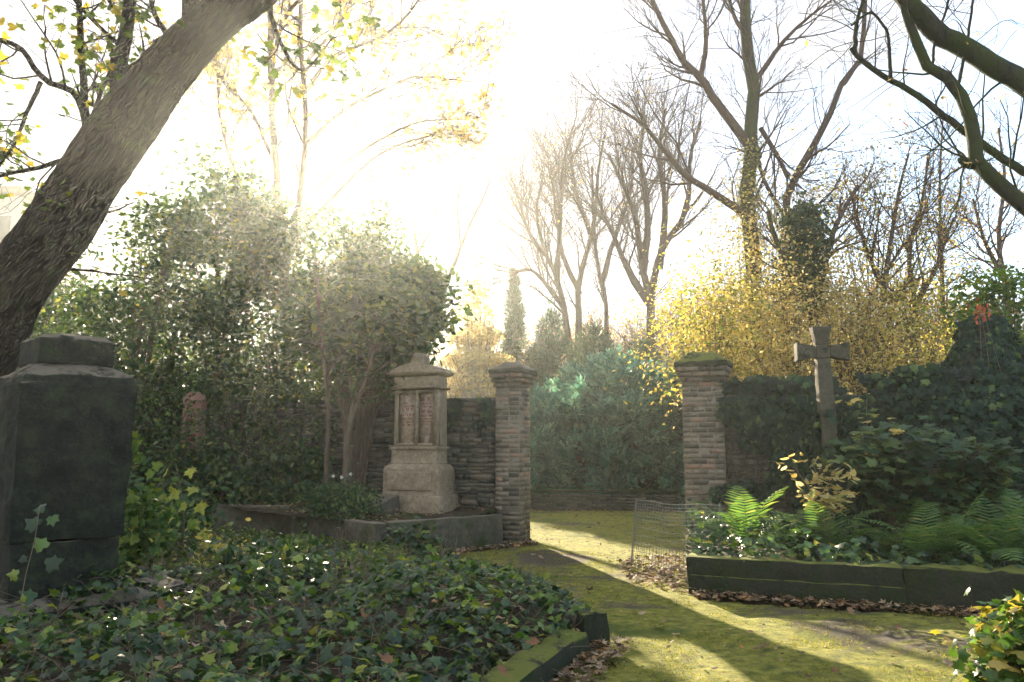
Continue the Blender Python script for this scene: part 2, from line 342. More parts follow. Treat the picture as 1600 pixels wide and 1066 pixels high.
def soil_material(name):
    m, nt, out = new_mat(name)
    c = ramp(nt, [(.3, (.025, .02, .014)), (.5, (.06, .046, .03)), (.7, (.11, .085, .055))], noise_fac(nt, 7, 9, .75))
    c = mixc(nt, c, (.045, .06, .015), step(nt, noise_fac(nt, 1.4, 6, .7), .5, .6))
    surf(nt, out, c, .95, noise_fac(nt, 25, 9, .75), 1.0, .04); return m
M['soil'] = soil_material('leaf mould soil')
def path_material():
    m, nt, out = new_mat('mossy gravel path')
    moss = ramp(nt, [(.36, (.085, .11, .015)), (.5, (.24, .25, .036)), (.66, (.42, .39, .08))], noise_fac(nt, 9, 10, .75))
    moss = mixc(nt, moss, (.085, .13, .018), step(nt, noise_fac(nt, .8, 5, .6), .52, .68))
    dirt = ramp(nt, [(.3, (.05, .042, .03)), (.5, (.105, .09, .065)), (.7, (.19, .165, .125))], noise_fac(nt, 30, 9, .8))
    f = noise_fac(nt, .7, 9, .68, dist=.5)
    # the trodden middle: a soft band along the walking line, widened and broken up by the noise
    t = nt.nodes.new('ShaderNodeTexCoord'); sp = nt.nodes.new('ShaderNodeSeparateXYZ'); nt.links.new(t.outputs['Object'], sp.inputs[0])
    def mth(op, a, b):
        q = nt.nodes.new('ShaderNodeMath'); q.operation = op
        for s, v in ((q.inputs[0], a), (q.inputs[1], b)):
            if isinstance(v, (int, float)): s.default_value = v
            else: nt.links.new(v, s)
        return q.outputs[0]
    line = mth('ABSOLUTE', mth('SUBTRACT', mth('ADD', sp.outputs[0], mth('MULTIPLY', sp.outputs[1], .55)), 6.9), 0)
    band = mth('SUBTRACT', 1.0, mth('MULTIPLY', line, .9))
    band = mth('MAXIMUM', band, 0.0)
    k = step(nt, mth('ADD', f, mth('MULTIPLY', band, .10)), .54, .66)
    c = mixc(nt, moss, dirt, k)
    v = nt.nodes.new('ShaderNodeTexVoronoi'); v.inputs['Scale'].default_value = 55; nt.links.new(t.outputs['Object'], v.inputs['Vector'])
    c = mixc(nt, c, ramp(nt, [(0, (1.35, 1.3, 1.2)), (.35, (.8, .8, .8))], v.outputs['Distance']), .5, 'MULTIPLY')
    h = mth('ADD', noise_fac(nt, 45, 8, .8), mth('MULTIPLY', noise_fac(nt, 6, 6, .6), 1.6))
    surf(nt, out, c, .95, h, 1.0, .035); return m
M['path'] = path_material()

# ------------------------------------------------------------------ setting: ground, path, soil
def grid_sheet(name, x0, x1, y0, y1, nx, ny, zf, mat, mask=None):
    xs = np.linspace(x0, x1, nx); ys = np.linspace(y0, y1, ny); X, Y = np.meshgrid(xs, ys); Z = zf(X, Y)
    V = np.stack([X, Y, Z], -1).reshape(-1, 3); i = np.arange(ny - 1)[:, None] * nx + np.arange(nx - 1)[None]
    f = np.stack([i, i + 1, i + nx + 1, i + nx], -1).reshape(-1, 4)
    if mask is not None:
        cen = V[f].mean(1); f = f[mask(cen)]
    o = link(name, mesh_np(name, V, f.reshape(-1), np.full(len(f), 4), mat, True)); o['kind'] = 'structure'; return o
def fnoise(X, Y, s, seed=0.):
    sh = np.shape(X); return np.array([mnoise.fractal(Vector((x * s + seed, y * s - seed, seed)), 1., 2., 3) for x, y in zip(np.ravel(X), np.ravel(Y))]).reshape(sh)
grid_sheet('ground', -150, 150, -20, 150, 41, 41, lambda X, Y: X * 0 - .03, M['soil'])
PATH = [(-.2, -4), (6, -4), (9, 3), (6.3, 7.0), G(1600, 975)[:2], G(1080, 938)[:2], (2.6, 11.0), (3.1, 12.4), (4.2, 17), (4.5, 19.8), (-1.5, 20.2), (-.6, 14.5),
        G(832, 850)[:2], G(600, 885)[:2], (-2.0, 8.), (-1., 5), (-.6, 2)]
def pz(X, Y): return .012 + .02 * fnoise(X, Y, .6, 3.) + .008 * fnoise(X, Y, 3., 1.)
grid_sheet('path', -4, 10, -4, 21, 141, 251, pz, M['path'], lambda c: in_poly(c, PATH))

# front bed, heaped soil under the ivy
BED = [(-10, 1.0), (-.9, 1.0), G(800, 1090)[:2], G(925, 1000)[:2], G(878, 945)[:2], G(800, 915)[:2], G(700, 880)[:2], G(600, 880)[:2], G(470, 850)[:2], G(340, 830)[:2], (-9, 15.5), (-12, 12)]
BEDL = np.array([p[:2] for p in BED], float)
def edge_dist(x, y):
    d = np.full(np.shape(x), 9.)
    for i in range(1, 9):
        a, b = BEDL[i], BEDL[i + 1]; ab = b - a; t = np.clip(((x - a[0]) * ab[0] + (y - a[1]) * ab[1]) / (ab @ ab), 0, 1)
        d = np.minimum(d, np.hypot(x - a[0] - t * ab[0], y - a[1] - t * ab[1]))
    return d
def bed_z(X, Y, fine=True):
    e = edge_dist(X, Y); h = .03 + (.30 - .17 * np.clip((Y - 7.2) / 2, 0, 1)) * (1 - np.exp(-(e / .45) ** 1.2))
    h = h + .10 * np.exp(-((X + 1.0) ** 2 + (Y - 8.6) ** 2) / .9) + .12 * np.exp(-((X + .3) ** 2 + (Y - 6.6) ** 2) / .8)
    h = h - .18 * np.exp(-((X + .9) ** 2 + (Y - 3.4) ** 2) / 3.)
    return h + (.07 * fnoise(X, Y, .9, 5.) if fine else 0)
grid_sheet('soil', -12, 1.5, 1, 16, 110, 130, bed_z, M['soil'], lambda c: in_poly(c, BED))

# ------------------------------------------------------------------ old wall, pillars
GL = np.array([.015, 13.35, 0]) ; 
def wallpt(t, n=0., z=0.): return GL + WD * t + WN * n + np.array([0, 0, z])
RW = np.stack([WD, -WN, np.array([0, 0, 1.])], 1)             # local x along the wall, y away from the camera
WRZ = -WA
def rubble(name, label, cat, t0, t1, H, mats, parent_loc, wob=.08):
    r = thing(name, label, cat, parent_loc, rz=WRZ); L = t1 - t0
    core = MB(); core.loft([(-.1, L / 2, .17), (H - .05, L / 2, .17)]); core.build('core', mats[1], r)
    s = MB(); z = .0
    while z < H - .03:
        h = rng.uniform(.035, .10); x = -L / 2
        while x < L / 2:
            l = rng.uniform(.10, .42); l = min(l, L / 2 - x + .02)
            top = H + wob * mnoise.noise(Vector(((x) * .9, 3.3, 0)))
            if z + h < top:
                for side in (-1,):
                    pr = rng.uniform(.0, .045); hz = h * rng.uniform(.8, 1.05)
                    s.box((x + l / 2, side * (.165 + pr / 2), z + h / 2 + rng.normal(0, .006)), (l / 2 - .006, .03 + pr / 2, hz / 2 - .004), jit=.007)
            x += l
        z += h
    x = -L / 2
    while x < L / 2:                                          # rough coping
        l = rng.uniform(.2, .45); top = H + wob * mnoise.noise(Vector((x * .9, 3.3, 0)))
        s.box((x + l / 2, 0, top - .05), (l / 2 - .005, .20 + rng.uniform(0, .03), .05), jit=.012); x += l
    s.build('stonework', mats[0], r); return r
def brick_pillar(name, label, loc, w, d, H, cap_h, moss):
    r = thing(name, label, 'gate pillar', loc, rz=WRZ)
    c = MB(); c.loft([(-.1, w / 2 - .0005, d / 2 - .0005), (H, w / 2 - .0005, d / 2 - .0005)]); c.build('mortar', M['mortar'], r)
    s = MB(); ch = .077; n = int(H / ch)
    def course(z, hw, hd, k):
        for face in range(4):
            half = hw if face % 2 == 0 else hd; other = hd if face % 2 == 0 else hw
            ln = 2 * half; cuts = [-half]; x = -half + (.12 if k % 2 else .24) * rng.uniform(.92, 1.08)
            while x < half - .07: cuts.append(x); x += rng.uniform(.20, .27) if rng.random() < .7 else rng.uniform(.11, .13)
            cuts.append(half)
            for a, b in zip(cuts[:-1], cuts[1:]):
                pr = rng.uniform(-.002, .005)
                ang = face * PI / 2; R = np.array([[math.cos(ang), -math.sin(ang), 0], [math.sin(ang), math.cos(ang), 0], [0, 0, 1]])
                s.box(R @ np.array([(a + b) / 2, -(other - .03 + pr), z + ch / 2]), ((b - a) / 2 - .008, .032, ch / 2 - .008), R, .002)
    for k in range(n):
        z = k * ch
        o = .0
        if k >= n - 3: o = .028 * (k - n + 4)
        course(z, w / 2 + o, d / 2 + o, k)
    s.build('brickwork', M['brick'], r)
    t = MB(); o = .10
    t.loft([(n * ch + .004, w / 2 + o, d / 2 + o), (n * ch + .07, w / 2 + o, d / 2 + o), (n * ch + .07 + cap_h * .6, w / 2 - .04, d / 2 - .05), (n * ch + .07 + cap_h, w / 4, d / 4)])
    t.rough('cap', M['mosskerb'] if moss else M['kerb'], r, cuts=9, amp=.02, scale=5, edge=.012)
    return r
pw, pd = .42, .50
brick_pillar('brick_pillar', 'weathered brick gate pillar beside the sandstone tomb, its right face catching light', wallpt(0, .0), pw, pd, 2.82, .14, False)
PR = 3.15
brick_pillar('brick_pillar', 'brick gate pillar with mossy cap, ivy growing over its right side', wallpt(PR, .0), pw + .18, pd, 2.82, .17, True)
rubble('stone_wall', 'rubble stone wall of thin dark slabs behind the sandstone tomb', 'wall', 0, 9.4, 2.38, (M['slate'], M['mortar']), wallpt(-.26 - 4.7, -.05))
rubble('stone_wall', 'old stone wall smothered in dark ivy behind the stone cross', 'wall', 0, 8.5, 2.32, (M['slate'], M['mortar']), wallpt(PR + .29 + 4.25, -.05))
# low wall beyond the gate
lw = thing('low_brick_wall', 'low dark brick wall edging the bed beyond the gateway', 'low wall', (2.2, 20.4, 0))
b = MB()
for k in range(5):
    x = -4.2 + (k % 2) * .12
    while x < 5: b.box((x + .12, 0, .05 + k * .077), (.115, .11 + rng.uniform(0, .01), .033), jit=.004); x += .25
b.build('brickwork', M['slate'], lw)
b = MB(); b.loft([(.425, 4.6, .14, .4, 0), (.50, 4.6, .13, .4, 0)]); b.rough('coping', M['mosskerb'], lw, cuts=30, amp=.015)

# ------------------------------------------------------------------ kerbs
def kerb_bar(name, p0, p1, w, z0, z1, mat, parent, base, seed=0, amp=.012, edge=.02):
    p0 = np.array(p0[:2]); p1 = np.array(p1[:2]); L = np.linalg.norm(p1 - p0); a = math.atan2(p1[1] - p0[1], p1[0] - p0[0]); c = (p0 + p1) / 2
    b = MB(); b.loft([(z0, L / 2, w / 2), (z1, L / 2, w / 2)])
    o = b.rough(name, mat, parent, (c[0] - base[0], c[1] - base[1], -base[2]), cuts=max(4, int(L / .14)), amp=amp, scale=4, seed=seed, edge=edge)
    o.rotation_euler = (0, 0, a); return o
K0 = G(598, 817, .5); K1 = G(457, 800, .5); K2 = G(335, 787, .62); KP = wallpt(-.10, .36)
base = np.array([K0[0], K0[1], 0])
gb = thing('grave_border', 'raised grey stone border of the grave plot in front of the sandstone tomb', 'grave border', base)
kerb_bar('kerb_stone', K0 + (.04, .12, 0), KP, .2, 0, .5, M['kerb'], gb, base, 1)
kerb_bar('kerb_stone', K0 + (-.02, .02, 0), K1, .2, 0, .49, M['kerb'], gb, base, 2)
kerb_bar('kerb_stone', K1 + (-.02, .1, 0), K2, .22, 0, .60, M['kerb'], gb, base, 3)
# soil of that plot
PLOT = [K0[:2] + (0, .1), KP[:2], wallpt(-.3, .2)[:2], wallpt(-5.5, .2)[:2], K2[:2]]
grid_sheet('plot_soil', -7, 1, 10.5, 17, 70, 60, lambda X, Y: .42 + .05 * fnoise(X, Y, 1.2, 8.) + .14 * np.clip((Y - 11.4) / 2, 0, 1), M['soil'], lambda c: in_poly(c, PLOT))

# right bed kerb
R0 = G(1086, 931); R1 = G(1424, 955); R2 = G(1700, 976); base = np.array([R0[0], R0[1], 0])
rb = thing('bed_border', 'long dark mossy stone border of the fern bed beside the path', 'bed border', base)
kerb_bar('kerb_stone', R0 + (-.03, .12, 0), R1 + (0, .12, 0), .24, 0, .40, M['mosskerb'], rb, base, 4, .022, .015)
kerb_bar('kerb_stone', R1 + (.02, .13, 0), R2 + (0, .12, 0), .26, 0, .42, M['mosskerb'], rb, base, 5, .032, .025)
kerb_bar('footing', R0 + (.0, .085, 0), R1 + (0, .085, 0), .24, 0, .215, M['mosskerb'], rb, base, 6, .012, .01)
RBED = [R0[:2] + (0, .1), R2[:2] + (0, .1), (9, 6.5), wallpt(11.5, .1)[:2], wallpt(PR - .3, .1)[:2], (2.2, 10.2)]
def rbed_z(X, Y): return .30 + .10 * np.clip((Y - 9) / 2, 0, 1) + .06 * fnoise(X, Y, 1.1, 2.)
grid_sheet('bed_soil', 1.5, 9.5, 6, 13, 70, 60, rbed_z, M['soil'], lambda c: in_poly(c, RBED))

# mossy kerb at the front bed's tip
E0 = G(926, 1012); E1 = G(770, 1120); base = np.array([E0[0], E0[1], 0])
fk = thing('bed_border', 'moss covered kerb at the tip of the ivy bed in the foreground', 'bed border', base)
kerb_bar('kerb_stone', E0 + (-.16, -.16, 0), E1, .26, 0, .19, M['mosskerb'], fk, base, 7, .03, .05)
b = MB(); b.loft([(0, .13, .07), (.27, .12, .06)]); o = b.rough('end_post', M['mosskerb'], fk, (0, 0, 0), cuts=5, amp=.015, seed=8, edge=.02); o.rotation_euler = (0, 0, .5)
kerb_bar('kerb_stone', E0 + (-.08, .05, 0), E0 + (-.45, .55, 0), .14, 0, .22, M['kerb'], fk, base, 9, .02, .03)

# ------------------------------------------------------------------ sandstone tomb
mt = thing('tombstone', 'tall sandstone tomb with two inscribed panels and pediment against the wall', 'tombstone', wallpt(-1.47, .52, .53), rz=WRZ)
def mpart(name, rings, mat=M['sandstone'], amp=.006, cuts=7, seed=0, edge=.012):
    b = MB(); b.loft(rings); return b.rough(name, mat, mt, cuts=cuts, amp=amp, scale=5, seed=seed, edge=edge)
mpart('base', [(-.1, .58, .36), (.26, .56, .34)], seed=1)
lb = mpart('plinth', [(.262, .53, .31), (.30, .515, .295), (.66, .515, .295), (.70, .50, .28), (.76, .44, .23)], seed=2)
b = MB(); b.loft([(.335, .40, .02, -.02, 0), (.635, .40, .02, -.02, 0)]); b.rough('plinth_panel', M['sandstone'], mt, (0, -.298, 0), cuts=5, amp=.003, seed=3, edge=.012)
mpart('dado', [(.762, .435, .225), (.80, .42, .21), (.98, .415, .205), (1.0, .44, .235), (1.045, .44, .235)], seed=4)
# body with two arched recessed panels
BW, B0, B1 = .412, 1.047, 1.985
bd = mpart('body', [(B0, BW, .14, 0, .07), (B1, BW - .012, .14, 0, .07)], seed=5)
fr = MB()
def arch_frame(x0, x1, z0, z1, rise, y0, y1):                 # front frame around one panel, arch filled by spandrel strips
    n = 12
    xs = np.linspace(x0, x1, n + 1); u = (xs - x0) / (x1 - x0) * 2 - 1; ar = z1 - rise + rise * np.sqrt(np.clip(1 - (u * .92) ** 2, 0, 1))
    for i in range(n):
        V = []
        for (x, zl) in ((xs[i], ar[i]), (xs[i + 1], ar[i + 1])):
            for y in (y0, y1): V += [[x, y, zl], [x, y, z1 + .045]]
        fr.add(V, [[0, 1, 5, 4], [2, 6, 7, 3], [0, 4, 6, 2], [1, 3, 7, 5]])
yf0, yf1 = -.135, -.069
def fbar(x0, x1, z0, z1): fr.box(((x0 + x1) / 2, (yf0 + yf1) / 2, (z0 + z1) / 2), ((x1 - x0) / 2, (yf1 - yf0) / 2, (z1 - z0) / 2))
fbar(-BW, -.345, B0 + .004, B1 - .004); fbar(-.032, .032, B0 + .004, B1 - .004); fbar(.31, BW, B0 + .004, B1 - .004)
fbar(-.345, -.032, B0 + .004, B0 + .05); fbar(.032, .31, B0 + .004, B0 + .05)
arch_frame(-.345, -.032, B0, B1 - .05, .07, yf0, yf1); arch_frame(.032, .31, B0, B1 - .05, .07, yf0, yf1)
fr.build('panel_frame', M['sandstone'], mt)
def blackletter(w, h):                                         # one worn blackletter-like word: upright strokes with pointed feet
    out = []; x = 0; first = True
    while x < w - h * .3:
        hh = h * (1.25 if first or rng.random() < .22 else .78); sw = h * .16
        out.append((x, -.0, x + sw, hh)); 
        if rng.random() < .7: out.append((x + sw * .4, hh - h * .16, x + h * .42, hh))
        if rng.random() < .6: out.append((x + sw * .4, 0, x + h * .40, h * .13))
        x += h * rng.uniform(.36, .5) if rng.random() < .85 else h * .75
        first = False
    return out
def inscription(name, x0, x1, lines, parent, y=-.0735):
    for (zc, h, w0, w1) in lines:
        t = MB(); W = x1 - x0; x = x0 + W * w0; xe = x0 + W * w1
        while x < xe - h:
            ww = min(rng.uniform(.06, .11), xe - x)
            for (a, c, b2, d) in blackletter(ww, h):
                t.box((x + (a + b2) / 2, y, zc + (c + d) / 2), ((b2 - a) / 2, .002, (d - c) / 2), jit=.0006)
            x += ww + h * .45
        t.build(name, M['paint'], parent)
IPS = []
for (x0, x1) in ((-.345, -.032), (.032, .31)):
    b = MB(); b.box(((x0 + x1) / 2, -.0705, (B0 + B1) / 2), ((x1 - x0) / 2 - .002, .002, (B1 - B0) / 2 - .03)); ip_ = b.build('inscription_panel', M['panel'], mt); IPS.append(ip_)
inscription('inscription_line', .05, .295, [(1.80, .052, .05, .95), (1.735, .036, .08, .95), (1.685, .03, .1, .92), (1.60, .05, .0, 1.), (1.535, .034, .05, 1.), (1.485, .026, .0, .98), (1.445, .022, .12, .9), (1.405, .014, .02, .98)], IPS[1])
inscription('inscription_line', -.33, -.05, [(1.75, .03, .2, .6), (1.70, .03, .3, .95), (1.63, .045, .1, .9), (1.55, .034, .0, 1.), (1.49, .036, .1, 1.), (1.435, .034, .1, .95), (1.38, .04, .12, .95)], IPS[0])
mpart('moulding', [(1.987, .425, .225), (2.005, .45, .25), (2.025, .45, .25), (2.035, .42, .22)], seed=6, amp=.003, edge=.006)
mpart('frieze', [(2.037, .405, .205), (2.20, .40, .20)], seed=7, amp=.004)
mpart('cornice', [(2.202, .42, .22), (2.235, .485, .285), (2.275, .50, .30), (2.29, .48, .28)], seed=8, amp=.005, edge=.008)
pdm = MB(); n = 14; V = []; Fc = []
for y in (-.22, .22):
    for i in range(n + 1):
        x = -.44 + .88 * i / n; V.append([x, y, 2.292]); 
    for i in range(n + 1):
        x = -.44 + .88 * i / n; u = abs(x) / .44; V.append([x, y, 2.30 + .13 * (1 - u) ** .8 + .02])
h_ = 2 * (n + 1)
for i in range(n):
    Fc += [[i, i + 1, n + 2 + i, n + 1 + i], [h_ + i, h_ + n + 1 + i, h_ + n + 2 + i, h_ + i + 1], [n + 1 + i, n + 2 + i, h_ + n + 2 + i, h_ + n + 1 + i]]
Fc += [[0, n + 1, h_ + n + 1, h_], [n, h_ + n, h_ + 2 * n + 1, 2 * n + 1]]
pdm.add(V, Fc); pdm.rough('pediment', M['sandstone'], mt, cuts=5, amp=.004, seed=9)
b = MB(); b.loft([(2.41, .10, .13), (2.45, .115, .14), (2.54, .10, .13), (2.585, .08, .11), (2.61, .04, .06)]); b.rough('finial', M['sandstone'], mt, cuts=5, amp=.012, seed=10, edge=.012)
# sloped stone book and step
sb = thing('stone_tablet', 'small sloping stone tablet lying at the foot of the sandstone tomb', 'stone tablet', wallpt(-1.95, 1.1, .50), rz=WRZ - .25)
b = MB(); V = [[-.3, -.28, 0], [.3, -.28, 0], [.3, .28, 0], [-.3, .28, 0], [-.28, -.26, .15], [.28, -.26, .15], [.28, .26, .30], [-.28, .26, .30]]
b.add(V, [[3, 2, 1, 0], [4, 5, 6, 7], [0, 1, 5, 4], [1, 2, 6, 5], [2, 3, 7, 6], [3, 0, 4, 7]]); b.rough('slab', M['kerb'], sb, cuts=5, amp=.01, edge=.015)

# ------------------------------------------------------------------ dark monument in the left foreground
c0 = P(24, 700, 5.78); c1 = P(207, 700, 6.35); ang = math.atan2(c1[1] - c0[1], c1[0] - c0[0]); wd = np.linalg.norm((c1 - c0)[:2])
dirx = np.array([math.cos(ang), math.sin(ang), 0]); diry = np.array([-math.sin(ang), math.cos(ang), 0])
mc = (c0 + c1) / 2 + diry * wd / 2; mc[2] = 0
dm = thing('monument', 'massive dark weathered stone monument with stepped cap at the left edge', 'monument', mc, rz=ang)
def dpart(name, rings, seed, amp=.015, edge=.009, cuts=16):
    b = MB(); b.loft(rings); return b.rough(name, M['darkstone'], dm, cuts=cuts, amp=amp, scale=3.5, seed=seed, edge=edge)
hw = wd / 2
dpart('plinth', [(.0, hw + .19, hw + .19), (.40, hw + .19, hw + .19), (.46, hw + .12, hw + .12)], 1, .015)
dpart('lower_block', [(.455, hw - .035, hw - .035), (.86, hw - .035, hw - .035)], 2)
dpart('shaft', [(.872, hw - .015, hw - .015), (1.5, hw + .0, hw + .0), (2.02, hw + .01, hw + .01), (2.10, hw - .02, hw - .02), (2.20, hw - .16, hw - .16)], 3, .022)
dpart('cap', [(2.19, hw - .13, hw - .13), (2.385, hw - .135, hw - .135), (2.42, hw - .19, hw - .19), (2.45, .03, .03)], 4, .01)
sl = MB(); sl.loft([(0, .20, .14), (.10, .18, .12)]); o = sl.rough('stone_fragment', M['darkstone'], None, tuple(G(250, 915, .42) + (0, 0, -.06)), cuts=5, amp=.015, edge=.02); o.rotation_euler = (.08, .12, -.5)
tag(o, 'broken dark stone fragment lying in ivy right of the dark monument', 'stone')

# reddish gravestone in the shade at left, marker beyond the gate
rg = thing('gravestone', 'reddish upright gravestone with rounded top half hidden under the evergreens', 'gravestone', P(302, 690, 14.3) * np.array([1, 1, 0]) + np.array([0, 0, .35]), rz=-.15)
b = MB(); b.loft([(0, .26, .16), (.3, .25, .15)]); b.rough('base', M['redstone'], rg, amp=.006, edge=.01)
b = MB(); b.loft([(.302, .2, .1), (2.05, .185, .095), (2.16, .12, .09), (2.20, .05, .07)]); b.rough('slab', M['redstone'], rg, amp=.006, cuts=8, edge=.015)
for z, w0, w1 in ((1.7, .15, .85), (1.62, .1, .9), (1.5, .2, .8), (1.42, .1, .9), (1.34, .2, .7)):
    b = MB(); x = -.13 + .26 * w0
    while x < -.13 + .26 * w1: b.box((x, -.104, z), (.012, .003, .018)); x += .032
    b.build('inscription_line', M['paint'], rg)
ms = thing('gravestone', 'slim grey marker stone standing under the blue green juniper beyond the gate', 'gravestone', (1.78, 21.4, .1), rz=-.2)
b = MB(); b.loft([(0, .22, .14), (.2, .21, .13)]); b.rough('base', M['kerb'], ms, amp=.008, edge=.01)
b = MB(); b.loft([(.202, .17, .08), (1.55, .15, .075), (1.68, .08, .06)]); b.rough('slab', M['crossstone'], ms, amp=.008, edge=.015)

# ------------------------------------------------------------------ stone cross
cb = P(1298, 740, 10.1); cb[2] = .35
cr = thing('stone_cross', 'tall grey stone cross with dark stained arms rising from ivy by the wall', 'cross', cb, rz=-.10)
b = MB(); b.loft([(-.1, .30, .26), (.42, .28, .24), (.46, .25, .21)]); b.rough('pedestal', M['crossstone'], cr, cuts=6, amp=.012, edge=.02)
b = MB(); b.loft([(.462, .25, .2), (.80, .22, .18), (.88, .15, .14), (1.05, .12, .11)]); b.rough('socket', M['crossstone'], cr, cuts=6, amp=.012, seed=2, edge=.02)
b = MB(); b.loft([(1.05, .098, .085), (2.33, .084, .075, -.03, 0)]); b.rough('shaft', M['crossstone'], cr, cuts=9, amp=.006, seed=3, edge=.012)
b = MB(); b.loft([(2.331, .086, .075, -.03, 0), (2.50, .086, .075, -.034, 0)]); b.rough('crossing', M['crossstone'], cr, cuts=5, amp=.005, seed=4, edge=.01)
for s in (-1, 1):
    b = MB(); 
    xa, xb = -.032 + s * .087, -.032 + s * .325
    V = [[xa, -.065, 2.345], [xa, .065, 2.345], [xa, .065, 2.485], [xa, -.065, 2.485], [xb, -.085, 2.295], [xb, .085, 2.295], [xb, .085, 2.535], [xb, -.085, 2.535]]
    F_ = [[0, 1, 2, 3], [7, 6, 5, 4], [0, 4, 5, 1], [3, 2, 6, 7], [0, 3, 7, 4], [1, 5, 6, 2]]
    if s < 0: F_ = [f[::-1] for f in F_]
    b.add(V, F_); b.rough('arm', M['crossstone'], cr, cuts=5, amp=.006, seed=5 + s, edge=.012)
b = MB(); b.loft([(2.501, .082, .07, -.034, 0), (2.62, .092, .08, -.036, 0), (2.735, .122, .095, -.037, 0)]); b.rough('top', M['crossstone'], cr, cuts=5, amp=.006, seed=8, edge=.012)

# ------------------------------------------------------------------ wire mesh panel
W0 = G(984, 888); W1 = P(1124, 860, 9.55); base = np.array([W0[0], W0[1], 0]); wv = (W1 - W0); wv[2] = 0; wl = np.linalg.norm(wv); wdir = wv / wl
wm = thing('wire_mesh_panel', 'rusty wire mesh panel leaning between the path and the fern bed', 'wire fence', base)
wires = MB(); H = .86
def wpt(u, z):
    s = u * wl; bow = .10 * math.sin(u * PI) ; lean = .07 * (z / H)
    return wdir * (s + .05 * (z / H) * (1 - u)) + np.array([wdir[1], -wdir[0], 0]) * (bow - lean) + np.array([.01 * math.sin(u * 19 + z * 3), 0, z + .012 * math.sin(u * 9)])
for i in range(30):
    u = i / 29; wires.tube([wpt(u + .004 * math.sin(j * 2.1 + i), H * j / 6) for j in range(7)], .0028, 4)
for z in list(np.linspace(.02, .62, 7)) + list(np.linspace(.67, .86, 6)):
    wires.tube([wpt(j / 12, z) for j in range(13)], .0028, 4)
wires.build('mesh', M['wire'], wm)
fr_ = MB(); fr_.tube([wpt(j / 12, H + .004) for j in range(13)], .006, 6); fr_.build('top_wire', M['wire'], wm)
for u in (0.02, .98):
    q = MB(); q.tube([wpt(u, -.05), wpt(u, H + .03)], .009, 6); q.build('post', M['wire'], wm)

# ------------------------------------------------------------------ trees
def px_line(pts, Y, dY=0.):
    n = len(pts); return np.array([P(x, y, Y + dY * i / max(1, n - 1)) for i, (x, y) in enumerate(pts)])
def tree(name, label, cat, lines, levels, bark, twig=None, leaves=None, group=None, base=None, K=14, sides=10, hero=False):
    """lines: [(world pts, r0, r1)], first is the trunk. levels: grow() settings. leaves: (count per twig, size, template, material, jitter, tilt)"""
    L = np.stack([resample(p, K) for p, _, _ in lines]); R = np.stack([np.linspace(a, b, K) for _, a, b in lines])
    L[:, 1:-1] += rng.normal(0, 1, (len(lines), K - 2, 3)) * (R[:, 1:-1, None] * .12)
    if base is None: base = L[0, 0].copy()
    r = thing(name, label, cat, base, group)
    if hero: bark_trunk(r, lines[0][0], lines[0][1] + .01, lines[0][2] + .01, bark, base)
    else: tube_obj('trunk', [(L[:1], R[:1], sides + 4)], bark, r, base)
    gs = [(L[1:], R[1:], sides)]
    p, q = L, R; lst = []
    for i, lv in enumerate(levels):
        p, q = grow(p, q, **lv); gs.append((p, q, 6 if i == 0 else (4 if i == 1 else 3)))
        lst.append((p, q))
    tube_obj('branches', gs, twig or bark, r, base)
    if leaves:
        for spec in (leaves if isinstance(leaves, list) else [leaves]):
            cnt, size, tm, mat, jit, tilt = spec[:6]; nm = spec[6] if len(spec) > 6 else 'foliage'; flt = spec[7] if len(spec) > 7 else None
            Q = p
            t = rng.random((len(Q), cnt)) * (Q.shape[1] - 1.001); i = t.astype(int); f = (t - i)[..., None]; bi = np.arange(len(Q))[:, None]
            pos = (Q[bi, i] * (1 - f) + Q[bi, i + 1] * f).reshape(-1, 3) + rng.normal(0, jit, (len(Q) * cnt, 3))
            if flt is not None: pos = pos[flt(pos)]
            pos = pos[sun_gap(pos)]
            leaf_obj(nm, pos, upish(len(pos), tilt), size, tm, mat, r, base)
    return r

def bark_trunk(root, pts, r0, r1, mat, base, K=220, n=72):
    Lp = resample(pts, K); Rr = np.linspace(r0, r1, K) * (1 + .05 * np.sin(np.linspace(0, 17, K)) + .03 * np.sin(np.linspace(1, 41, K)))
    V, f, sz = tubes(Lp[None], Rr[None], n); s_ = np.concatenate([[0], np.cumsum(np.linalg.norm(np.diff(Lp, axis=0), axis=1))])
    C_ = np.repeat(Lp, n, 0); N_ = norm(V - C_); a = np.tile(np.arange(n) * 2 * PI / n, K); sl = np.repeat(s_, n)
    d = np.empty(len(V))
    for i in range(len(V)):
        u, w_ = math.cos(a[i]), math.sin(a[i]); q = Vector((u * 4.2, w_ * 4.2, sl[i] * 1.6)); big = mnoise.fractal(Vector((u * 1.1, w_ * 1.1, sl[i] * .9)), 1., 2., 3)
        d[i] = -.030 * abs(mnoise.fractal(q, .8, 2.1, 4)) + .05 * big
    return link('trunk', mesh_np('trunk', V + N_ * d[:, None] - np.asarray(base), f, sz, mat, True), root)
def lv(n, t0, t1, L, ang, k, wig=.15, up=.05, rmul=.6, rmin=.004, rmax=9., flat=0.):
    return dict(n=n, t0=t0, t1=t1, L=L, ang=ang, k=k, wig=wig, up=up, rmul=rmul, rmin=rmin, rmax=rmax, flat=flat)

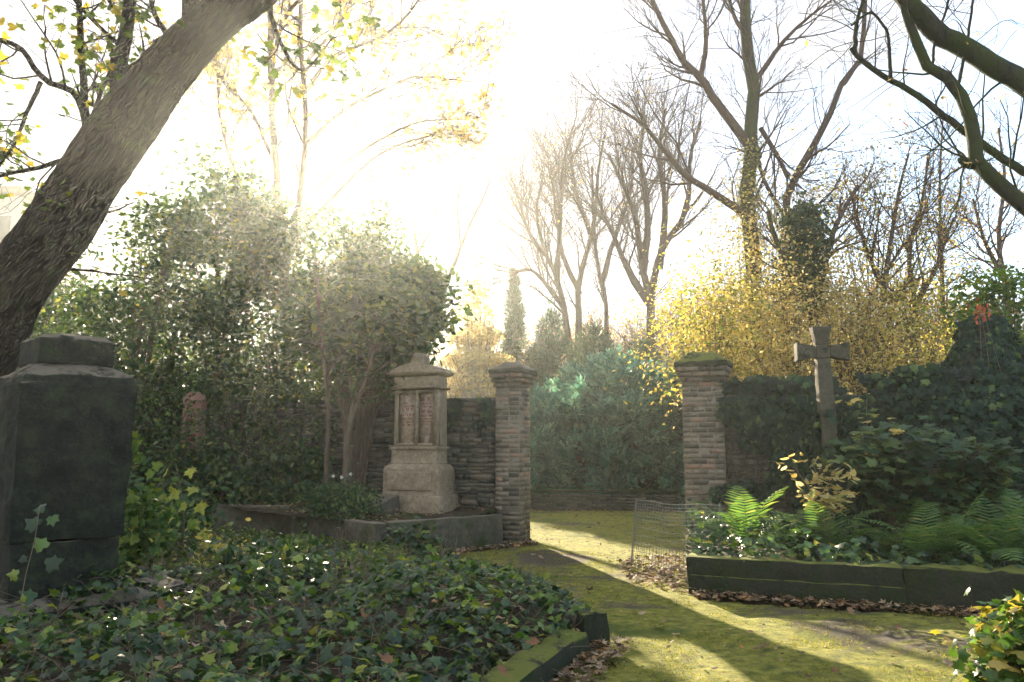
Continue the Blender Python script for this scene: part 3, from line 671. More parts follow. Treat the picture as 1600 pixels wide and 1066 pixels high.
# big leaning maple on the left
Y = 8.0
T = [(px_line([(-140, 700), (-50, 565), (12, 470), (72, 380), (126, 295), (243, 133), (340, 30), (415, -45), (530, -190)], Y), .38, .19),
     (px_line([(178, 215), (184, 140), (196, 60), (205, -30), (220, -150)], Y), .09, .045),
     (px_line([(142, 232), (133, 170), (126, 60), (120, -60), (118, -150)], Y), .045, .02),
     (px_line([(140, 225), (150, 165), (172, 110), (176, 70)], Y), .03, .014),
     (px_line([(136, 225), (120, 150), (70, 125), (30, 75), (-20, 55), (-60, 30)], Y), .04, .02),
     (px_line([(64, 128), (40, 180), (25, 220), (-5, 265)], Y), .025, .012),
     (px_line([(300, 80), (298, 30), (302, -40), (310, -130)], Y), .11, .06),
     (px_line([(275, 70), (255, 45), (238, 10), (230, -60)], Y), .035, .015),
     (px_line([(130, 240), (60, 262), (0, 275), (-60, 300)], Y), .03, .012),
     (px_line([(420, -20), (428, 40), (470, 110), (520, 60)], Y, .6), .03, .01)]
def keep_maple(p):                                             # crown hangs left and above, the right side stays open
    return (p[:, 0] < -2.1 - .12 * (p[:, 2] - 4)) | (p[:, 2] > 4.9)
tree('maple_tree', 'huge leaning maple trunk crossing the upper left corner', 'tree', T,
     [lv(9, .2, 1, .9, .9, 7, .18, .06, .4, .004, .025), lv(5, .2, 1, .45, .8, 5, .2, .0, .5, .002), ],
     M['bark_grey'], M['bark_grey'], [(3, .085, MAPLE, M['maple'], .10, .9, 'foliage', keep_maple)], K=18, sides=10, base=P(-120, 700, Y) * np.array([1, 1, 0]), hero=True)

# tree with the sun behind it
Y = 18.0
def flt_sun(p):
    d = (p - np.array([0, 0, EYE])); d = norm(d); return (d @ SUN) < math.cos(math.radians(2.6))
T = [(px_line([(452, 620), (446, 480), (436, 330), (428, 200), (424, 90), (420, -60)], Y), .11, .07),
     (px_line([(444, 440), (470, 300), (478, 180), (470, 60), (474, -80)], Y), .08, .05),
     (px_line([(470, 330), (520, 270), (600, 215), (660, 190), (742, 186)], Y), .05, .012),
     (px_line([(474, 230), (540, 170), (600, 140), (650, 120), (736, 128)], Y), .06, .012),
     (px_line([(472, 150), (520, 90), (590, 60), (640, 20), (690, -60)], Y), .06, .012),
     (px_line([(428, 250), (390, 170), (345, 120), (342, 30)], Y), .05, .02),
     (px_line([(436, 380), (380, 300), (345, 190), (340, 110)], Y - .5), .05, .02),
     (px_line([(440, 400), (500, 330), (580, 250), (640, 220), (690, 210)], Y), .06, .012),
     (px_line([(424, 110), (450, 20), (520, -40)], Y), .07, .03),
     (px_line([(476, 100), (540, 20), (560, -60)], Y), .05, .02)]
tree('tall_tree', 'tall half bare tree with yellow leaves standing against the sun', 'tree', T,
     [lv(11, .25, 1, 1.8, .7, 7, .12, .05, .5, .008, .03), lv(7, .2, 1, 1.0, .6, 5, .14, .03, .5, .006), lv(5, .2, 1, .4, .6, 4, .15, .02, .6, .005)],
     M['bark_brown'], M['twig'], [(2, .12, MAPLE, M['yellow'], .10, .9, 'foliage', lambda p: (p[:, 2] > 7.8 + 1.4 * rng.normal(size=len(p))) & (rng.random(len(p)) < .55) & flt_sun(p))], base=P(452, 620, Y) * np.array([1, 1, 0]))

# small bare tree right of the sun
Y = 26.0
T = [(px_line([(655, 620), (652, 500), (650, 440), (652, 390), (640, 320), (625, 270)], Y), .13, .03), (px_line([(660, 560), (700, 440), (735, 350), (755, 310), (768, 275)], Y), .11, .02),
     (px_line([(651, 400), (680, 340), (672, 280)], Y), .05, .02), (px_line([(720, 385), (715, 320), (722, 270)], Y), .05, .015)]
tree('bare_tree', 'slender bare tree with two forked stems behind the yellow shrub', 'tree', T, [lv(8, .3, 1, 1.3, .6, 6, .15, .08, .5, .007, .02), lv(5, .2, 1, .6, .6, 4, .15, .05, .6, .005)], M['bark_brown'], M['twig'], base=P(655, 620, Y) * np.array([1, 1, 0]))

# the group of bare trees in the middle distance
def spread(stems, Y, r): return [(px_line(s, Y), r * (1 if i == 0 else .7), r * .25) for i, s in enumerate(stems)]
lvA = [lv(11, .3, 1, 2.6, .55, 7, .10, .10, .5, .012, .05), lv(7, .15, 1, 1.4, .6, 5, .12, .06, .55, .009), lv(4, .15, 1, .75, .65, 4, .15, .03, .6, .007)]
seeds = lambda p: (rng.random(len(p)) < .35) & (p[:, 2] > 8)
A = [("bare tree with forked grey trunk at the right of the distant bare group", 31, [[(1014, 640), (1016, 540), (1016, 470), (1004, 420), (990, 330), (950, 240)], [(1016, 480), (1030, 400), (1072, 330), (1080, 240), (1095, 190)], [(1014, 475), (985, 430), (950, 350), (925, 330)], [(1030, 420), (1040, 320), (1030, 250), (1040, 170)], [(1004, 430), (1012, 340), (1000, 240), (1010, 180)]], .23),
     ("bare tree with reddish upright stems in the middle of the distant bare group", 33, [[(905, 620), (904, 500), (905, 440), (928, 350), (935, 270), (945, 210)], [(945, 620), (948, 480), (935, 420), (928, 350), (925, 260)], [(906, 460), (880, 400), (870, 330), (860, 250)], [(930, 380), (900, 300), (890, 220)], [(940, 440), (965, 360), (985, 300), (990, 230)]], .18),
     ("bare tree with arching limbs at the left of the distant bare group", 30, [[(895, 620), (884, 500), (868, 430), (850, 390), (838, 330), (850, 270)], [(880, 480), (850, 440), (825, 420), (800, 430)], [(870, 440), (875, 350), (880, 260), (895, 200)], [(855, 400), (830, 370), (815, 330)]], .16)]
for lab, Y, stems, r in A:
    tree('bare_tree', lab, 'tree', spread(stems, Y, r), lvA, M['bark_brown'], M['twig'], [(1, .10, DIAM, M['rust'], .05, .9, 'foliage', seeds)], group='bare trees beyond the wall', base=np.array([P(stems[0][0][0], 600, Y)[0], Y, 0]))

# big tree on the right with yellow climber on the trunk
Y = 18.0
T = [(px_line([(1182, 640), (1180, 520), (1174, 400), (1170, 300), (1174, 200), (1178, 130), (1166, 60), (1164, -60)], Y), .21, .12),
     (px_line([(1168, 225), (1130, 175), (1095, 122), (1060, 85), (1010, -20)], Y), .12, .05),
     (px_line([(1095, 122), (1103, 60), (1095, -30)], Y), .07, .03),
     (px_line([(1172, 340), (1120, 305), (1062, 265), (1010, 200), (955, 162)], Y, -1), .10, .03),
     (px_line([(1230, 620), (1228, 400), (1232, 300), (1262, 245), (1296, 180), (1318, 125), (1345, 90), (1352, 0)], Y), .13, .05),
     (px_line([(1178, 130), (1220, 70), (1260, 30), (1300, 0)], Y), .07, .02),
     (px_line([(1188, 200), (1215, 245), (1232, 280)], Y), .06, .05),
     (px_line([(1166, 60), (1145, 20), (1135, -30)], Y), .06, .03),
     (px_line([(1220, 330), (1190, 270), (1180, 180), (1190, 120)], Y), .05, .02)]
def on_trunk(p): return (p[:, 2] > 3) & (p[:, 2] < 7.5) & (rng.random(len(p)) < .25)
bt = tree('tall_tree', 'tall dark tree with spreading bare limbs and yellow climber on its trunk', 'tree', T,
     [lv(9, .3, 1, 2.0, .65, 7, .12, .08, .45, .008, .04), lv(7, .2, 1, 1.1, .6, 5, .14, .05, .5, .005), lv(4, .2, 1, .5, .6, 4, .15, .03, .6, .004)],
     M['bark_moss'], M['twig'], [(1, .07, OVAL, M['yellow_mix'], .05, .9, 'foliage', on_trunk)], base=P(1182, 640, Y) * np.array([1, 1, 0]))
N = 2600; zz = rng.uniform(2.5, 8.6, N); tp = resample(T[0][0], 60); ix = np.clip(np.searchsorted(tp[:, 2], zz), 0, 59); a = rng.uniform(0, 2 * PI, N); rr = .2 + .12 * rng.random(N)
pos = tp[ix] + np.stack([np.cos(a) * rr, np.sin(a) * rr, rng.normal(0, .05, N)], 1)
leaf_obj('climber', pos, np.stack([np.cos(a), np.sin(a), .5 + 0 * a], 1) + rng.normal(0, .4, (N, 3)), .07, OVAL, M['yellow_mix'], bt, np.array(bt.location))

# forked ivy-clad tree in front of it
Y = 15.5
T = [(px_line([(1275, 640), (1272, 530), (1268, 480), (1240, 425), (1212, 375), (1200, 330)], Y), .11, .04), (px_line([(1270, 500), (1285, 430), (1300, 370), (1312, 340), (1340, 290)], Y), .09, .03),
     (px_line([(1272, 510), (1262, 400), (1256, 330)], Y), .08, .03)]
def ivyclad(p): return rng.random(len(p)) < 1
ft = tree('forked_tree', 'forked tree wrapped in green ivy behind the stone cross', 'tree', T, [lv(10, .3, 1, 1.0, .6, 6, .15, .06, .5, .005, .03), lv(6, .2, 1, .5, .6, 4, .15, .03, .6, .004)], M['bark_moss'], M['twig'],
     [(1, .06, OVAL, M['rust'], .05, .9, 'foliage')], base=P(1275, 640, Y) * np.array([1, 1, 0]))
N = 4200; tp = resample(T[2][0], 40); ix = rng.integers(6, 40, N); a = rng.uniform(0, 2 * PI, N); rr = (.10 + .30 * rng.random(N)) * (.5 + ix / 40)
pos = tp[ix] + np.stack([np.cos(a) * rr, np.sin(a) * rr, rng.normal(0, .12, N)], 1)
leaf_obj('ivy_leaves', pos, np.stack([np.cos(a), np.sin(a), .6 + 0 * a], 1) + rng.normal(0, .4, (N, 3)), .075, IVY, M['lightgreen'] if False else M['evergreen'], ft, np.array(ft.location))

# overhanging limbs from the tree at the right edge
Y = 7.2
T = [(px_line([(1840, 1000), (1850, 700), (1820, 500), (1720, 400), (1640, 352), (1572, 300), (1526, 252), (1522, 205), (1503, 150), (1475, 118), (1448, 100), (1430, 60), (1412, 10), (1408, -60)], Y), .15, .032),
     (px_line([(1840, 330), (1740, 240), (1600, 132), (1500, 72), (1440, 25), (1390, -40), (1330, -140)], Y), .115, .085),
     (px_line([(1530, 258), (1512, 256), (1503, 250)], Y), .05, .04),
     (px_line([(1800, 360), (1700, 320), (1590, 262), (1520, 215), (1460, 170), (1420, 140), (1380, 120), (1340, 88), (1330, 75)], Y + .4), .055, .024),
     (px_line([(1392, 128), (1388, 60), (1380, 40), (1360, 20), (1330, 40)], Y + .3), .02, .01),
     (px_line([(1335, 85), (1340, 30), (1360, -30)], Y + .4), .025, .012),
     (px_line([(1456, 110), (1462, 60), (1480, 10), (1490, -60)], Y), .014, .01),
     (px_line([(1498, 130), (1512, 60), (1524, -30)], Y), .016, .01)]
tree('mossy_tree', 'thick dark mossy limbs hanging in from the right edge', 'tree', T,
     [lv(7, .3, 1, .9, .9, 7, .16, .06, .3, .004, .012), lv(4, .2, 1, .45, .7, 5, .18, .03, .5, .0025)],
     M['bark_moss'], M['bark_moss'], [(1, .06, OVAL, M['rust'], .05, .9, 'foliage', lambda p: rng.random(len(p)) < .12)], K=34, sides=12, base=P(1840, 1000, Y) * np.array([1, 1, 0]))

# slender trees behind the right wall
lvS = [lv(14, .15, 1, 1.5, .7, 6, .14, .08, .5, .006, .03), lv(7, .2, 1, .8, .6, 5, .15, .04, .55, .004), lv(4, .2, 1, .4, .6, 4, .15, .02, .6, .003)]
S = [("slender tree with sparse russet leaves right of the stone cross", 17, [[(1372, 640), (1378, 480), (1392, 380), (1404, 300), (1420, 240)], [(1382, 460), (1350, 380), (1330, 300)]], .09, .85),
     ("thin straight bare tree standing left of the ivy covered monument", 19, [[(1478, 640), (1474, 480), (1470, 380), (1468, 280), (1474, 180)]], .07, .35),
     ("slender tree with fine russet twigs between cross and ivy monument", 18, [[(1425, 640), (1432, 500), (1420, 400), (1440, 320), (1450, 240)], [(1430, 480), (1462, 420), (1490, 340)]], .09, .8),
     ("thin leaning tree with yellow leaves just right of the cross", 16, [[(1335, 640), (1342, 540), (1365, 460), (1400, 400), (1440, 350)]], .07, .9),
     ("russet leaved tree at the far right behind the ivy monument", 20, [[(1580, 640), (1575, 480), (1560, 380), (1570, 280), (1560, 200)], [(1576, 450), (1540, 380), (1520, 310)]], .1, .85)]
for lab, Y, stems, r, dens in S:
    tree('slender_tree', lab, 'tree', spread(stems, Y, r), lvS, M['bark_brown'], M['twig'], [(2, .07, DIAM, M['rust'], .08, .9, 'foliage', lambda p, d=dens: (rng.random(len(p)) < d * .8))], group='slender trees behind the right wall', base=np.array([P(stems[0][0][0], 600, Y)[0], Y, 0]))

# far background row: one bare tree, copied
Y = 42.0
T = [(np.array([[0, 0, 0], [.1, 0, 3], [.0, .1, 6], [.2, 0, 10]]), .24, .06), (np.array([[.05, 0, 3], [1.0, .3, 6], [1.6, .2, 9]]), .14, .04), (np.array([[.0, 0, 3.6], [-1.1, -.3, 6.4], [-1.7, .2, 9.4]]), .14, .04), (np.array([[.0, 0, 5], [.3, 1, 7.4], [.2, 1.4, 10]]), .1, .04)]
ft0 = tree('bare_tree', 'hazy bare tree in the far background row', 'tree', T, [lv(10, .2, 1, 2.6, .6, 6, .12, .1, .5, .012, .05), lv(7, .2, 1, 1.3, .6, 4, .14, .05, .55, .009), lv(4, .2, 1, .7, .6, 3, .15, .02, .6, .008)], M['bark_brown'], M['twig'],
           [(1, .13, DIAM, M['rust'], .08, .9, 'foliage', lambda p: rng.random(len(p)) < .3)], group='far background trees', base=np.zeros(3))
far = [(1065, 40, .75), (1110, 46, .8), (1160, 38, .7), (1235, 44, .8), (1290, 40, .7), (1345, 47, .85), (1395, 38, .7), (1450, 43, .8), (1510, 39, .7), (1570, 45, .85), (1625, 38, .8), (840, 52, .7), (980, 48, .75), (300, 42, .75), (220, 40, .8), (130, 44, .8), (40, 38, .85), (-40, 42, .8)]
for i, (px, Y, s) in enumerate(far):
    loc = (P(px, 600, Y)[0], Y, 0); s *= 1.1
    if i == 0: ft0.location = loc; ft0.scale = (s, s, s)
    else: dup(ft0, loc, i * 2.4, s)

# ------------------------------------------------------------------ shrubs built of leaf clumps on limbs
def clump_plant(name, label, cat, base, cz, rad, nclump, per, size, tmpl, mat, bark=None, clump_r=.3, tilt=.8, stems=3, hole=.0, group=None, r0=.05, up_bias=.6, flt=None, shell=.45, tipmode=None, keepf=.06):
    base = np.asarray(base, float); r = thing(name, label, cat, base, group)
    u = norm(rng.normal(size=(nclump, 3))); q = rng.random(nclump) ** (1 / 3.) * (1 - shell) + shell * rng.random(nclump) ** .25
    q *= (.82 + .36 * rng.random(nclump))
    cc = base + np.array([0, 0, cz]) + u * q[:, None] * np.asarray(rad)
    cc[:, 2] = np.maximum(cc[:, 2], base[2] + .1)
    # limbs to the clumps
    k = 7; s = np.linspace(0, 1, k)[None, :, None]; foot = base + rng.normal(0, .03 * stems, (nclump, 3)) * np.array([1, 1, 0])
    mid = base + (cc - base) * np.array([.25, .25, .62])
    Lm = (1 - s) ** 2 * foot[:, None] + 2 * s * (1 - s) * mid[:, None] + s ** 2 * cc[:, None]; Lm[:, 1:-1] += rng.normal(0, .03, (nclump, k - 2, 3))
    Rr = np.repeat((r0 * (1 - s[..., 0] * .85) * 1.0), nclump, 0) * rng.uniform(.35, .8, (nclump, 1))
    ok = sun_gap(Lm[:, 5], 0.) & sun_gap(Lm[:, 3], 0.); Lm, Rr = Lm[ok], Rr[ok]
    tw, twr = grow(Lm, Rr, 5, .45, 1, clump_r * 1.6, .8, 4, .2, .05, .5, .003)
    ok = sun_gap(tw[:, 2], 0.); tw, twr = tw[ok], twr[ok]
    tube_obj('branches', [(Lm, Rr, 5), (tw, twr, 3)], bark or M['bark_brown'], r, base)
    n = nclump * per; g = rng.normal(size=(nclump, per, 3)) * clump_r * np.array([1, 1, .7]) * rng.uniform(.6, 1.3, (nclump, 1, 1))
    pos = (cc[:, None] + g).reshape(-1, 3); out = norm(pos - (base + np.array([0, 0, cz * .6])))
    keep = (pos[:, 2] > base[2] + .02) & sun_gap(pos, keepf)
    if flt is not None: keep &= flt(pos)
    pos = pos[keep]; out = out[keep]; nr = rng.normal(0, tilt, pos.shape) + np.array([0, 0, up_bias]) + .5 * out
    tip = None
    if tipmode: tip = norm(out + np.array(tipmode) + rng.normal(0, .35, pos.shape))
    leaf_obj('foliage', pos, nr, size, tmpl, mat, r, base, tip); return r
def gp(px, Y, z=0.): q = P(px, 600, Y); return np.array([q[0], Y, z])
def zt(py, Y): return EYE + (700 - py) / F * Y

# evergreens on the left, before and behind the wall
sc = lambda p: flt_sun(p)
clump_plant('hedge', 'dark evergreen hedge filling the gaps behind the left trees', 'hedge', gp(110, 23), 2.2, (6.2, .8, 2.8), 150, 120, .15, OVAL, M['evergreen'], clump_r=.5, stems=60, r0=.04, shell=.1)
clump_plant('hedge', 'dark evergreen hedge closing the view behind tomb and wall', 'hedge', gp(500, 23), 2.0, (3.6, .8, 2.6), 100, 120, .15, OVAL, M['evergreen'], clump_r=.5, stems=40, r0=.04, shell=.1)
clump_plant('evergreen_tree', 'tall evergreen tree showing left of the dark monument under the leaning trunk', 'tree', gp(40, 18.5), 3.0, (2.0, 1.3, 2.9), 110, 110, .12, OVAL, M['evergreen'], clump_r=.33, stems=3, r0=.05)
clump_plant('evergreen_tree', 'broad hazy evergreen tree right behind the leaning trunk', 'tree', gp(205, 15.5), 3.4, (1.7, 1.3, 3.0), 100, 130, .115, OVAL, M['evergreen'], clump_r=.31, stems=3, r0=.05)
clump_plant('evergreen_tree', 'large evergreen tree glowing with haze below the sun at the left', 'tree', gp(335, 16.3), 4.1, (1.9, 1.4, 3.4), 125, 130, .13, OVAL, M['shrub'], clump_r=.33, stems=3, r0=.05)
clump_plant('evergreen_tree', 'tall evergreen tree directly beneath the sun', 'tree', gp(440, 16.5), 4.1, (1.8, 1.3, 3.3), 130, 130, .12, OVAL, M['evergreen'], clump_r=.33, stems=2, r0=.05, flt=sc)
clump_plant('evergreen_tree', 'backlit evergreen tree rising behind the tomb to the right of the sun', 'tree', gp(575, 17), 4.1, (1.25, 1., 2.8), 90, 120, .12, OVAL, M['shrub'], clump_r=.30, stems=2, r0=.06, flt=sc)
clump_plant('bay_tree', 'leaning broad leaved evergreen whose crown hangs over the sandstone tomb', 'tree', gp(560, 14.0, .45), 3.1, (1.05, .7, .75), 55, 110, .15, OVAL, M['evergreen'], clump_r=.28, stems=1, r0=.06)
clump_plant('bay_tree', 'dense glossy evergreen crown just left of the golden tree', 'tree', gp(642, 14.5), 4.0, (.62, .55, .72), 38, 120, .15, OVAL, M['shrub'], clump_r=.25, stems=1, r0=.07)
clump_plant('evergreen_shrub', 'dark evergreen bush between the monument and the reddish gravestone', 'shrub', gp(240, 13.4, .2), 1.5, (.9, .7, 1.2), 45, 110, .085, OVAL, M['evergreen'], clump_r=.26)
clump_plant('evergreen_shrub', 'bushy evergreen overhanging the reddish gravestone', 'shrub', gp(375, 14.7, .3), 2.1, (.9, .6, 1.1), 45, 110, .085, OVAL, M['evergreen'], clump_r=.28)
clump_plant('evergreen_shrub', 'shaded evergreen bush against the wall left of the sandstone tomb', 'shrub', gp(462, 14.7, .4), 1.6, (.9, .5, 1.1), 40, 110, .085, OVAL, M['evergreen'], clump_r=.28)
clump_plant('leafy_shrub', 'low broad leaved shrub behind the corner of the stone grave border', 'shrub', gp(350, 14.2, .45), .5, (.95, .5, .5), 40, 80, .13, OVAL, M['shrub'], clump_r=.2)
clump_plant('leafy_shrub', 'small dull green shrub left of the stone grave border', 'shrub', gp(255, 10.6, .3), .5, (.6, .5, .55), 26, 80, .11, OVAL, M['shrub'], clump_r=.2)
clump_plant('leafy_shrub', 'low dim shrub at the foot of the wall beside the grave plants', 'shrub', gp(465, 14.1, .5), .5, (.75, .4, .5), 30, 80, .10, OVAL, M['shrub'], clump_r=.2)
clump_plant('grave_plant', 'rounded grey green plant growing on the grave before the sandstone tomb', 'plant', gp(540, 12.5, .47), .22, (.52, .4, .26), 40, 90, .06, OVAL, M['shrub'], clump_r=.13)
# thin stems in front of the wall
for lab, pts, Y, r in (('thin dark upright stem left of the sandstone tomb', [(512, 690), (512, 620), (505, 560), (498, 480), (492, 420)], 13.3, .045), ('leaning dark stem reaching up towards the tomb', [(540, 700), (552, 640), (572, 590), (585, 540)], 13.2, .06)):
    L = resample(px_line(pts, Y), 12)[None]; R = np.linspace(r, r * .6, 12)[None]; b0 = L[0, 0].copy(); b0[2] = .45; L[0, 0, 2] = .4
    t_ = thing('young_tree', lab, 'tree', b0); tube_obj('trunk', [(L, R, 8)], M['bark_brown'], t_, b0)
    g1, r1 = grow(L, R, 14, .3, 1, .8, .9, 6, .15, .05, .4, .003); g2, r2 = grow(g1, r1, 5, .2, 1, .35, .7, 4, .15, .02, .5, .002)
    tube_obj('branches', [(g1, r1, 4), (g2, r2, 3)], M['bark_brown'], t_, b0)
    pos = g2.reshape(-1, 3); pos = np.concatenate([pos, pos]) + rng.normal(0, .04, (2 * len(pos), 3)); pos = pos[sun_gap(pos)]
    leaf_obj('foliage', pos, upish(len(pos), .8), .07, OVAL, M['evergreen'], t_, b0)

# golden tree behind the wall
Y = 19.0
Y = 29.0; gx = gp(742, Y)
clump_plant('golden_tree', 'bright golden yellow tree glowing behind the wall between tomb and pillar', 'tree', gx, 4.1, (2.1, 1.3, 3.6), 320, 110, .14, DIAM, M['yellow'], clump_r=.40, stems=1, r0=.06, shell=.3, up_bias=.9, keepf=.75,
            flt=lambda p: np.hypot(p[:, 0] - gx[0] + .1 * np.sin(p[:, 2] * 5), p[:, 1] - gx[1]) < .30 + 2.3 * np.clip(1 - p[:, 2] / 8.2, 0, 1) * (.8 + .3 * np.sin(p[:, 2] * 7)))
clump_plant('hedge_shrub', 'sunlit pale green hedge showing over the wall left of the tomb', 'shrub', gp(560, 19), 1.9, (1.6, .7, 1.3), 50, 100, .08, OVAL, M['yellow_mix'], clump_r=.3)
# conifers beyond the gate
def conifer(label, px, Y, top, rad, n, mat=M['thuja']):
    b0 = gp(px, Y); H = zt(top, Y); r = thing('conifer', label, 'tree', b0)
    L = np.array([[b0, b0 + (0, 0, H * .5), b0 + (.03, 0, H)]]); L = resample(L[0], 14)[None]; R = np.linspace(.12, .02, 14)[None]
    tube_obj('trunk', [(L, R, 8)], M['bark_brown'], r, b0)
    g1, r1 = grow(L, R, n, .05, .98, rad * 1.15, .9, 6, .12, .10, .3, .004); g2, r2 = grow(g1, r1, 9, .25, 1, rad * .4, .6, 4, .12, .08, .5, .003)
    tube_obj('branches', [(g1, r1, 4), (g2, r2, 3)], M['bark_brown'], r, b0)
    t = norm(g2[:, -1] - g2[:, 0]); pos = np.repeat(g2[:, 1:].reshape(-1, 3), 9, 0); tp = np.repeat(np.repeat(t, g2.shape[1] - 1, 0), 9, 0) + rng.normal(0, .45, pos.shape)
    pos = pos + rng.normal(0, .09, pos.shape); k = sun_gap(pos, .5) & (np.hypot(pos[:, 0] - b0[0], pos[:, 1] - b0[1]) < rad * (1.25 + .25 * np.sin(pos[:, 2] * 4 + px)) * np.clip(1.02 - pos[:, 2] / H, 0, 1) ** .7 + .10)
    leaf_obj('foliage', pos[k], rng.normal(0, .6, (k.sum(), 3)) + (0, 0, .5), .17, NEEDLE, mat, r, b0, tp[k]); return r
conifer('narrow dark conifer column right behind the golden tree', 803, 31, 425, .62, 90)
conifer('broad dark conifer above the left part of the gateway', 862, 29, 490, 1.5, 120)
conifer('dark conifer below the forked bare tree', 928, 30, 505, 1.8, 120)
conifer('conifer with feathery top right of the gateway centre', 1000, 31, 530, 2.0, 120)
# spreading juniper seen through the gate
def juniper(label, px, Y, rad, H, nb, mat=M['juniper']):
    b0 = gp(px, Y); r = thing('juniper_bush', label, 'shrub', b0)
    a = rng.uniform(0, 2 * PI, nb); el = rng.uniform(.05, 1.35, nb); d = np.stack([np.cos(a) * np.cos(el), np.sin(a) * np.cos(el), np.sin(el)], 1)
    ln = rng.uniform(.75, 1.05, nb)[:, None] * np.stack([np.full(nb, rad), np.full(nb, rad), np.full(nb, H)], 1)
    k = 9; s = np.linspace(0, 1, k)[None, :, None]
    L = b0 + (0, 0, .1) + d[:, None] * ln[:, None] * s + np.array([0, 0, 1]) * (.35 * np.sin(s * PI * .9) - .25 * s ** 3); L[:, 1:] += rng.normal(0, .04, (nb, k - 1, 3))
    R = np.repeat(np.linspace(.035, .006, k)[None], nb, 0)
    g1, r1 = grow(L, R, 9, .3, 1, .75, .55, 6, .10, .0, .5, .003); g2, r2 = grow(g1, r1, 5, .2, 1, .34, .6, 4, .1, -.02, .5, .002)
    o1 = sun_gap(g1[:, 3], 0.); o2 = sun_gap(g2[:, 2], 0.); o0 = sun_gap(L[:, 6], 0.)
    tube_obj('branches', [(L[o0], R[o0], 5), (g1[o1], r1[o1], 3), (g2[o2], r2[o2], 3)], M['bark_brown'], r, b0)
    t = norm(g2[:, -1] - g2[:, 0]); m = g2.shape[1] - 1
    pos = np.repeat(g2[:, 1:].reshape(-1, 3), 3, 0); tp = np.repeat(np.repeat(t, m, 0), 3, 0) + rng.normal(0, .4, (len(pos), 3)); pos = pos + rng.normal(0, .03, pos.shape)
    kk = (pos[:, 2] > .05) & sun_gap(pos, .3)
    leaf_obj('foliage', pos[kk], rng.normal(0, .5, (kk.sum(), 3)) + (0, 0, .9), .22, SPRAY, mat, r, b0, tp[kk]); return r
juniper('large spreading blue green juniper filling the gateway', 990, 22.6, 2.5, 3.9, 110)
juniper('lower juniper with drooping sprays at the left of the gateway', 862, 22.6, 1.6, 3.0, 80)
juniper('dark juniper behind the right gate pillar', 1085, 24, 1.8, 3.5, 60)
juniper('middle juniper with pale arching tips between the two gate pillars', 918, 24.5, 1.7, 3.9, 75)

# yellow shrubs behind the right wall
YS = [(1112, 15.0, 3.7, (.7, .7, 1.2), 'yellow green leafy shrub rising behind the mossy brick pillar', M['yellow_mix'], 70),
      (1170, 15.8, 3.2, (1.0, .8, 2.5), 'dense yellow leaved shrub just right of the mossy pillar', M['yellow'], 110),
      (1245, 15.0, 3.0, (1.0, .8, 2.3), 'golden leaved shrub left of the stone cross behind the wall', M['yellow'], 110),
      (1330, 15.2, 3.0, (1.0, .7, 2.4), 'yellow leaved shrub right of the stone cross behind the wall', M['yellow'], 110),
      (1420, 15.6, 3.0, (1.1, .7, 2.5), 'thin russet shrub behind the wall between the cross and the ivy monument', M['yellow_mix'], 90),
      (1195, 18.0, 5.6, (1.8, .9, 2.5), 'high sparse crown of yellow leaves around the big tree', M['yellow'], 70),
      (1370, 18.5, 5.4, (2.8, .9, 2.9), 'loose russet and yellow crown high behind the cross', M['yellow_mix'], 95)]
for px, Y, cz, rad, lab, mat, n in YS:
    clump_plant('autumn_shrub', lab, 'shrub', gp(px, Y), cz, rad, n, 58 if cz < 3.3 else 80, .074 if cz < 3.3 else .08, OVAL, mat, clump_r=.34 if cz < 3.3 else .52, r0=.03, shell=.3, group='autumn shrubs behind the right wall')
clump_plant('leafy_shrub', 'bright green leafy branches above the ivy covered monument at the right edge', 'shrub', gp(1575, 12.5), 3.6, (.75, .6, .75), 34, 60, .10, OVAL, M['lightgreen'], clump_r=.2, stems=1, r0=.03)
clump_plant('ivy_bush', 'bushy ivy crown high on the tree trunk right of centre', 'shrub', gp(1240, 17.6), 5.0, (.5, .4, .9), 22, 60, .085, IVY, M['shrub'], clump_r=.24, stems=1, r0=.05)
clump_plant('evergreen_shrub', 'dark rounded evergreen high behind the yellow shrub beside the pillar', 'shrub', gp(1150, 21), 3.6, (1.6, 1., 1.7), 50, 90, .10, OVAL, M['thuja'], clump_r=.35)

rt0 = clump_plant('autumn_tree', 'hazy russet autumn tree far behind the bare trees', 'tree', np.zeros(3), 4.6, (3.2, 2.4, 4.2), 90, 70, .17, OVAL, M['rust'], clump_r=.75, stems=2, r0=.12, shell=.2, group='far russet trees', keepf=1.)
for i, (px, Yf, sx) in enumerate([(815, 50, .85), (870, 47, .8), (935, 52, .95), (985, 46, .75), (1045, 50, 1.0), (1100, 47, 1.0), (1165, 52, 1.1), (1290, 50, 1.1), (1360, 47, 1.05), (1430, 52, 1.15), (1500, 48, .9), (1570, 50, 1.0), (660, 52, .8), (600, 50, .85)]):
    loc = (P(px, 600, Yf)[0], Yf, 0); sx *= 1.3
    if i == 0: rt0.location = loc; rt0.scale = (sx,) * 3
    else: dup(rt0, loc, i * 1.9, sx)

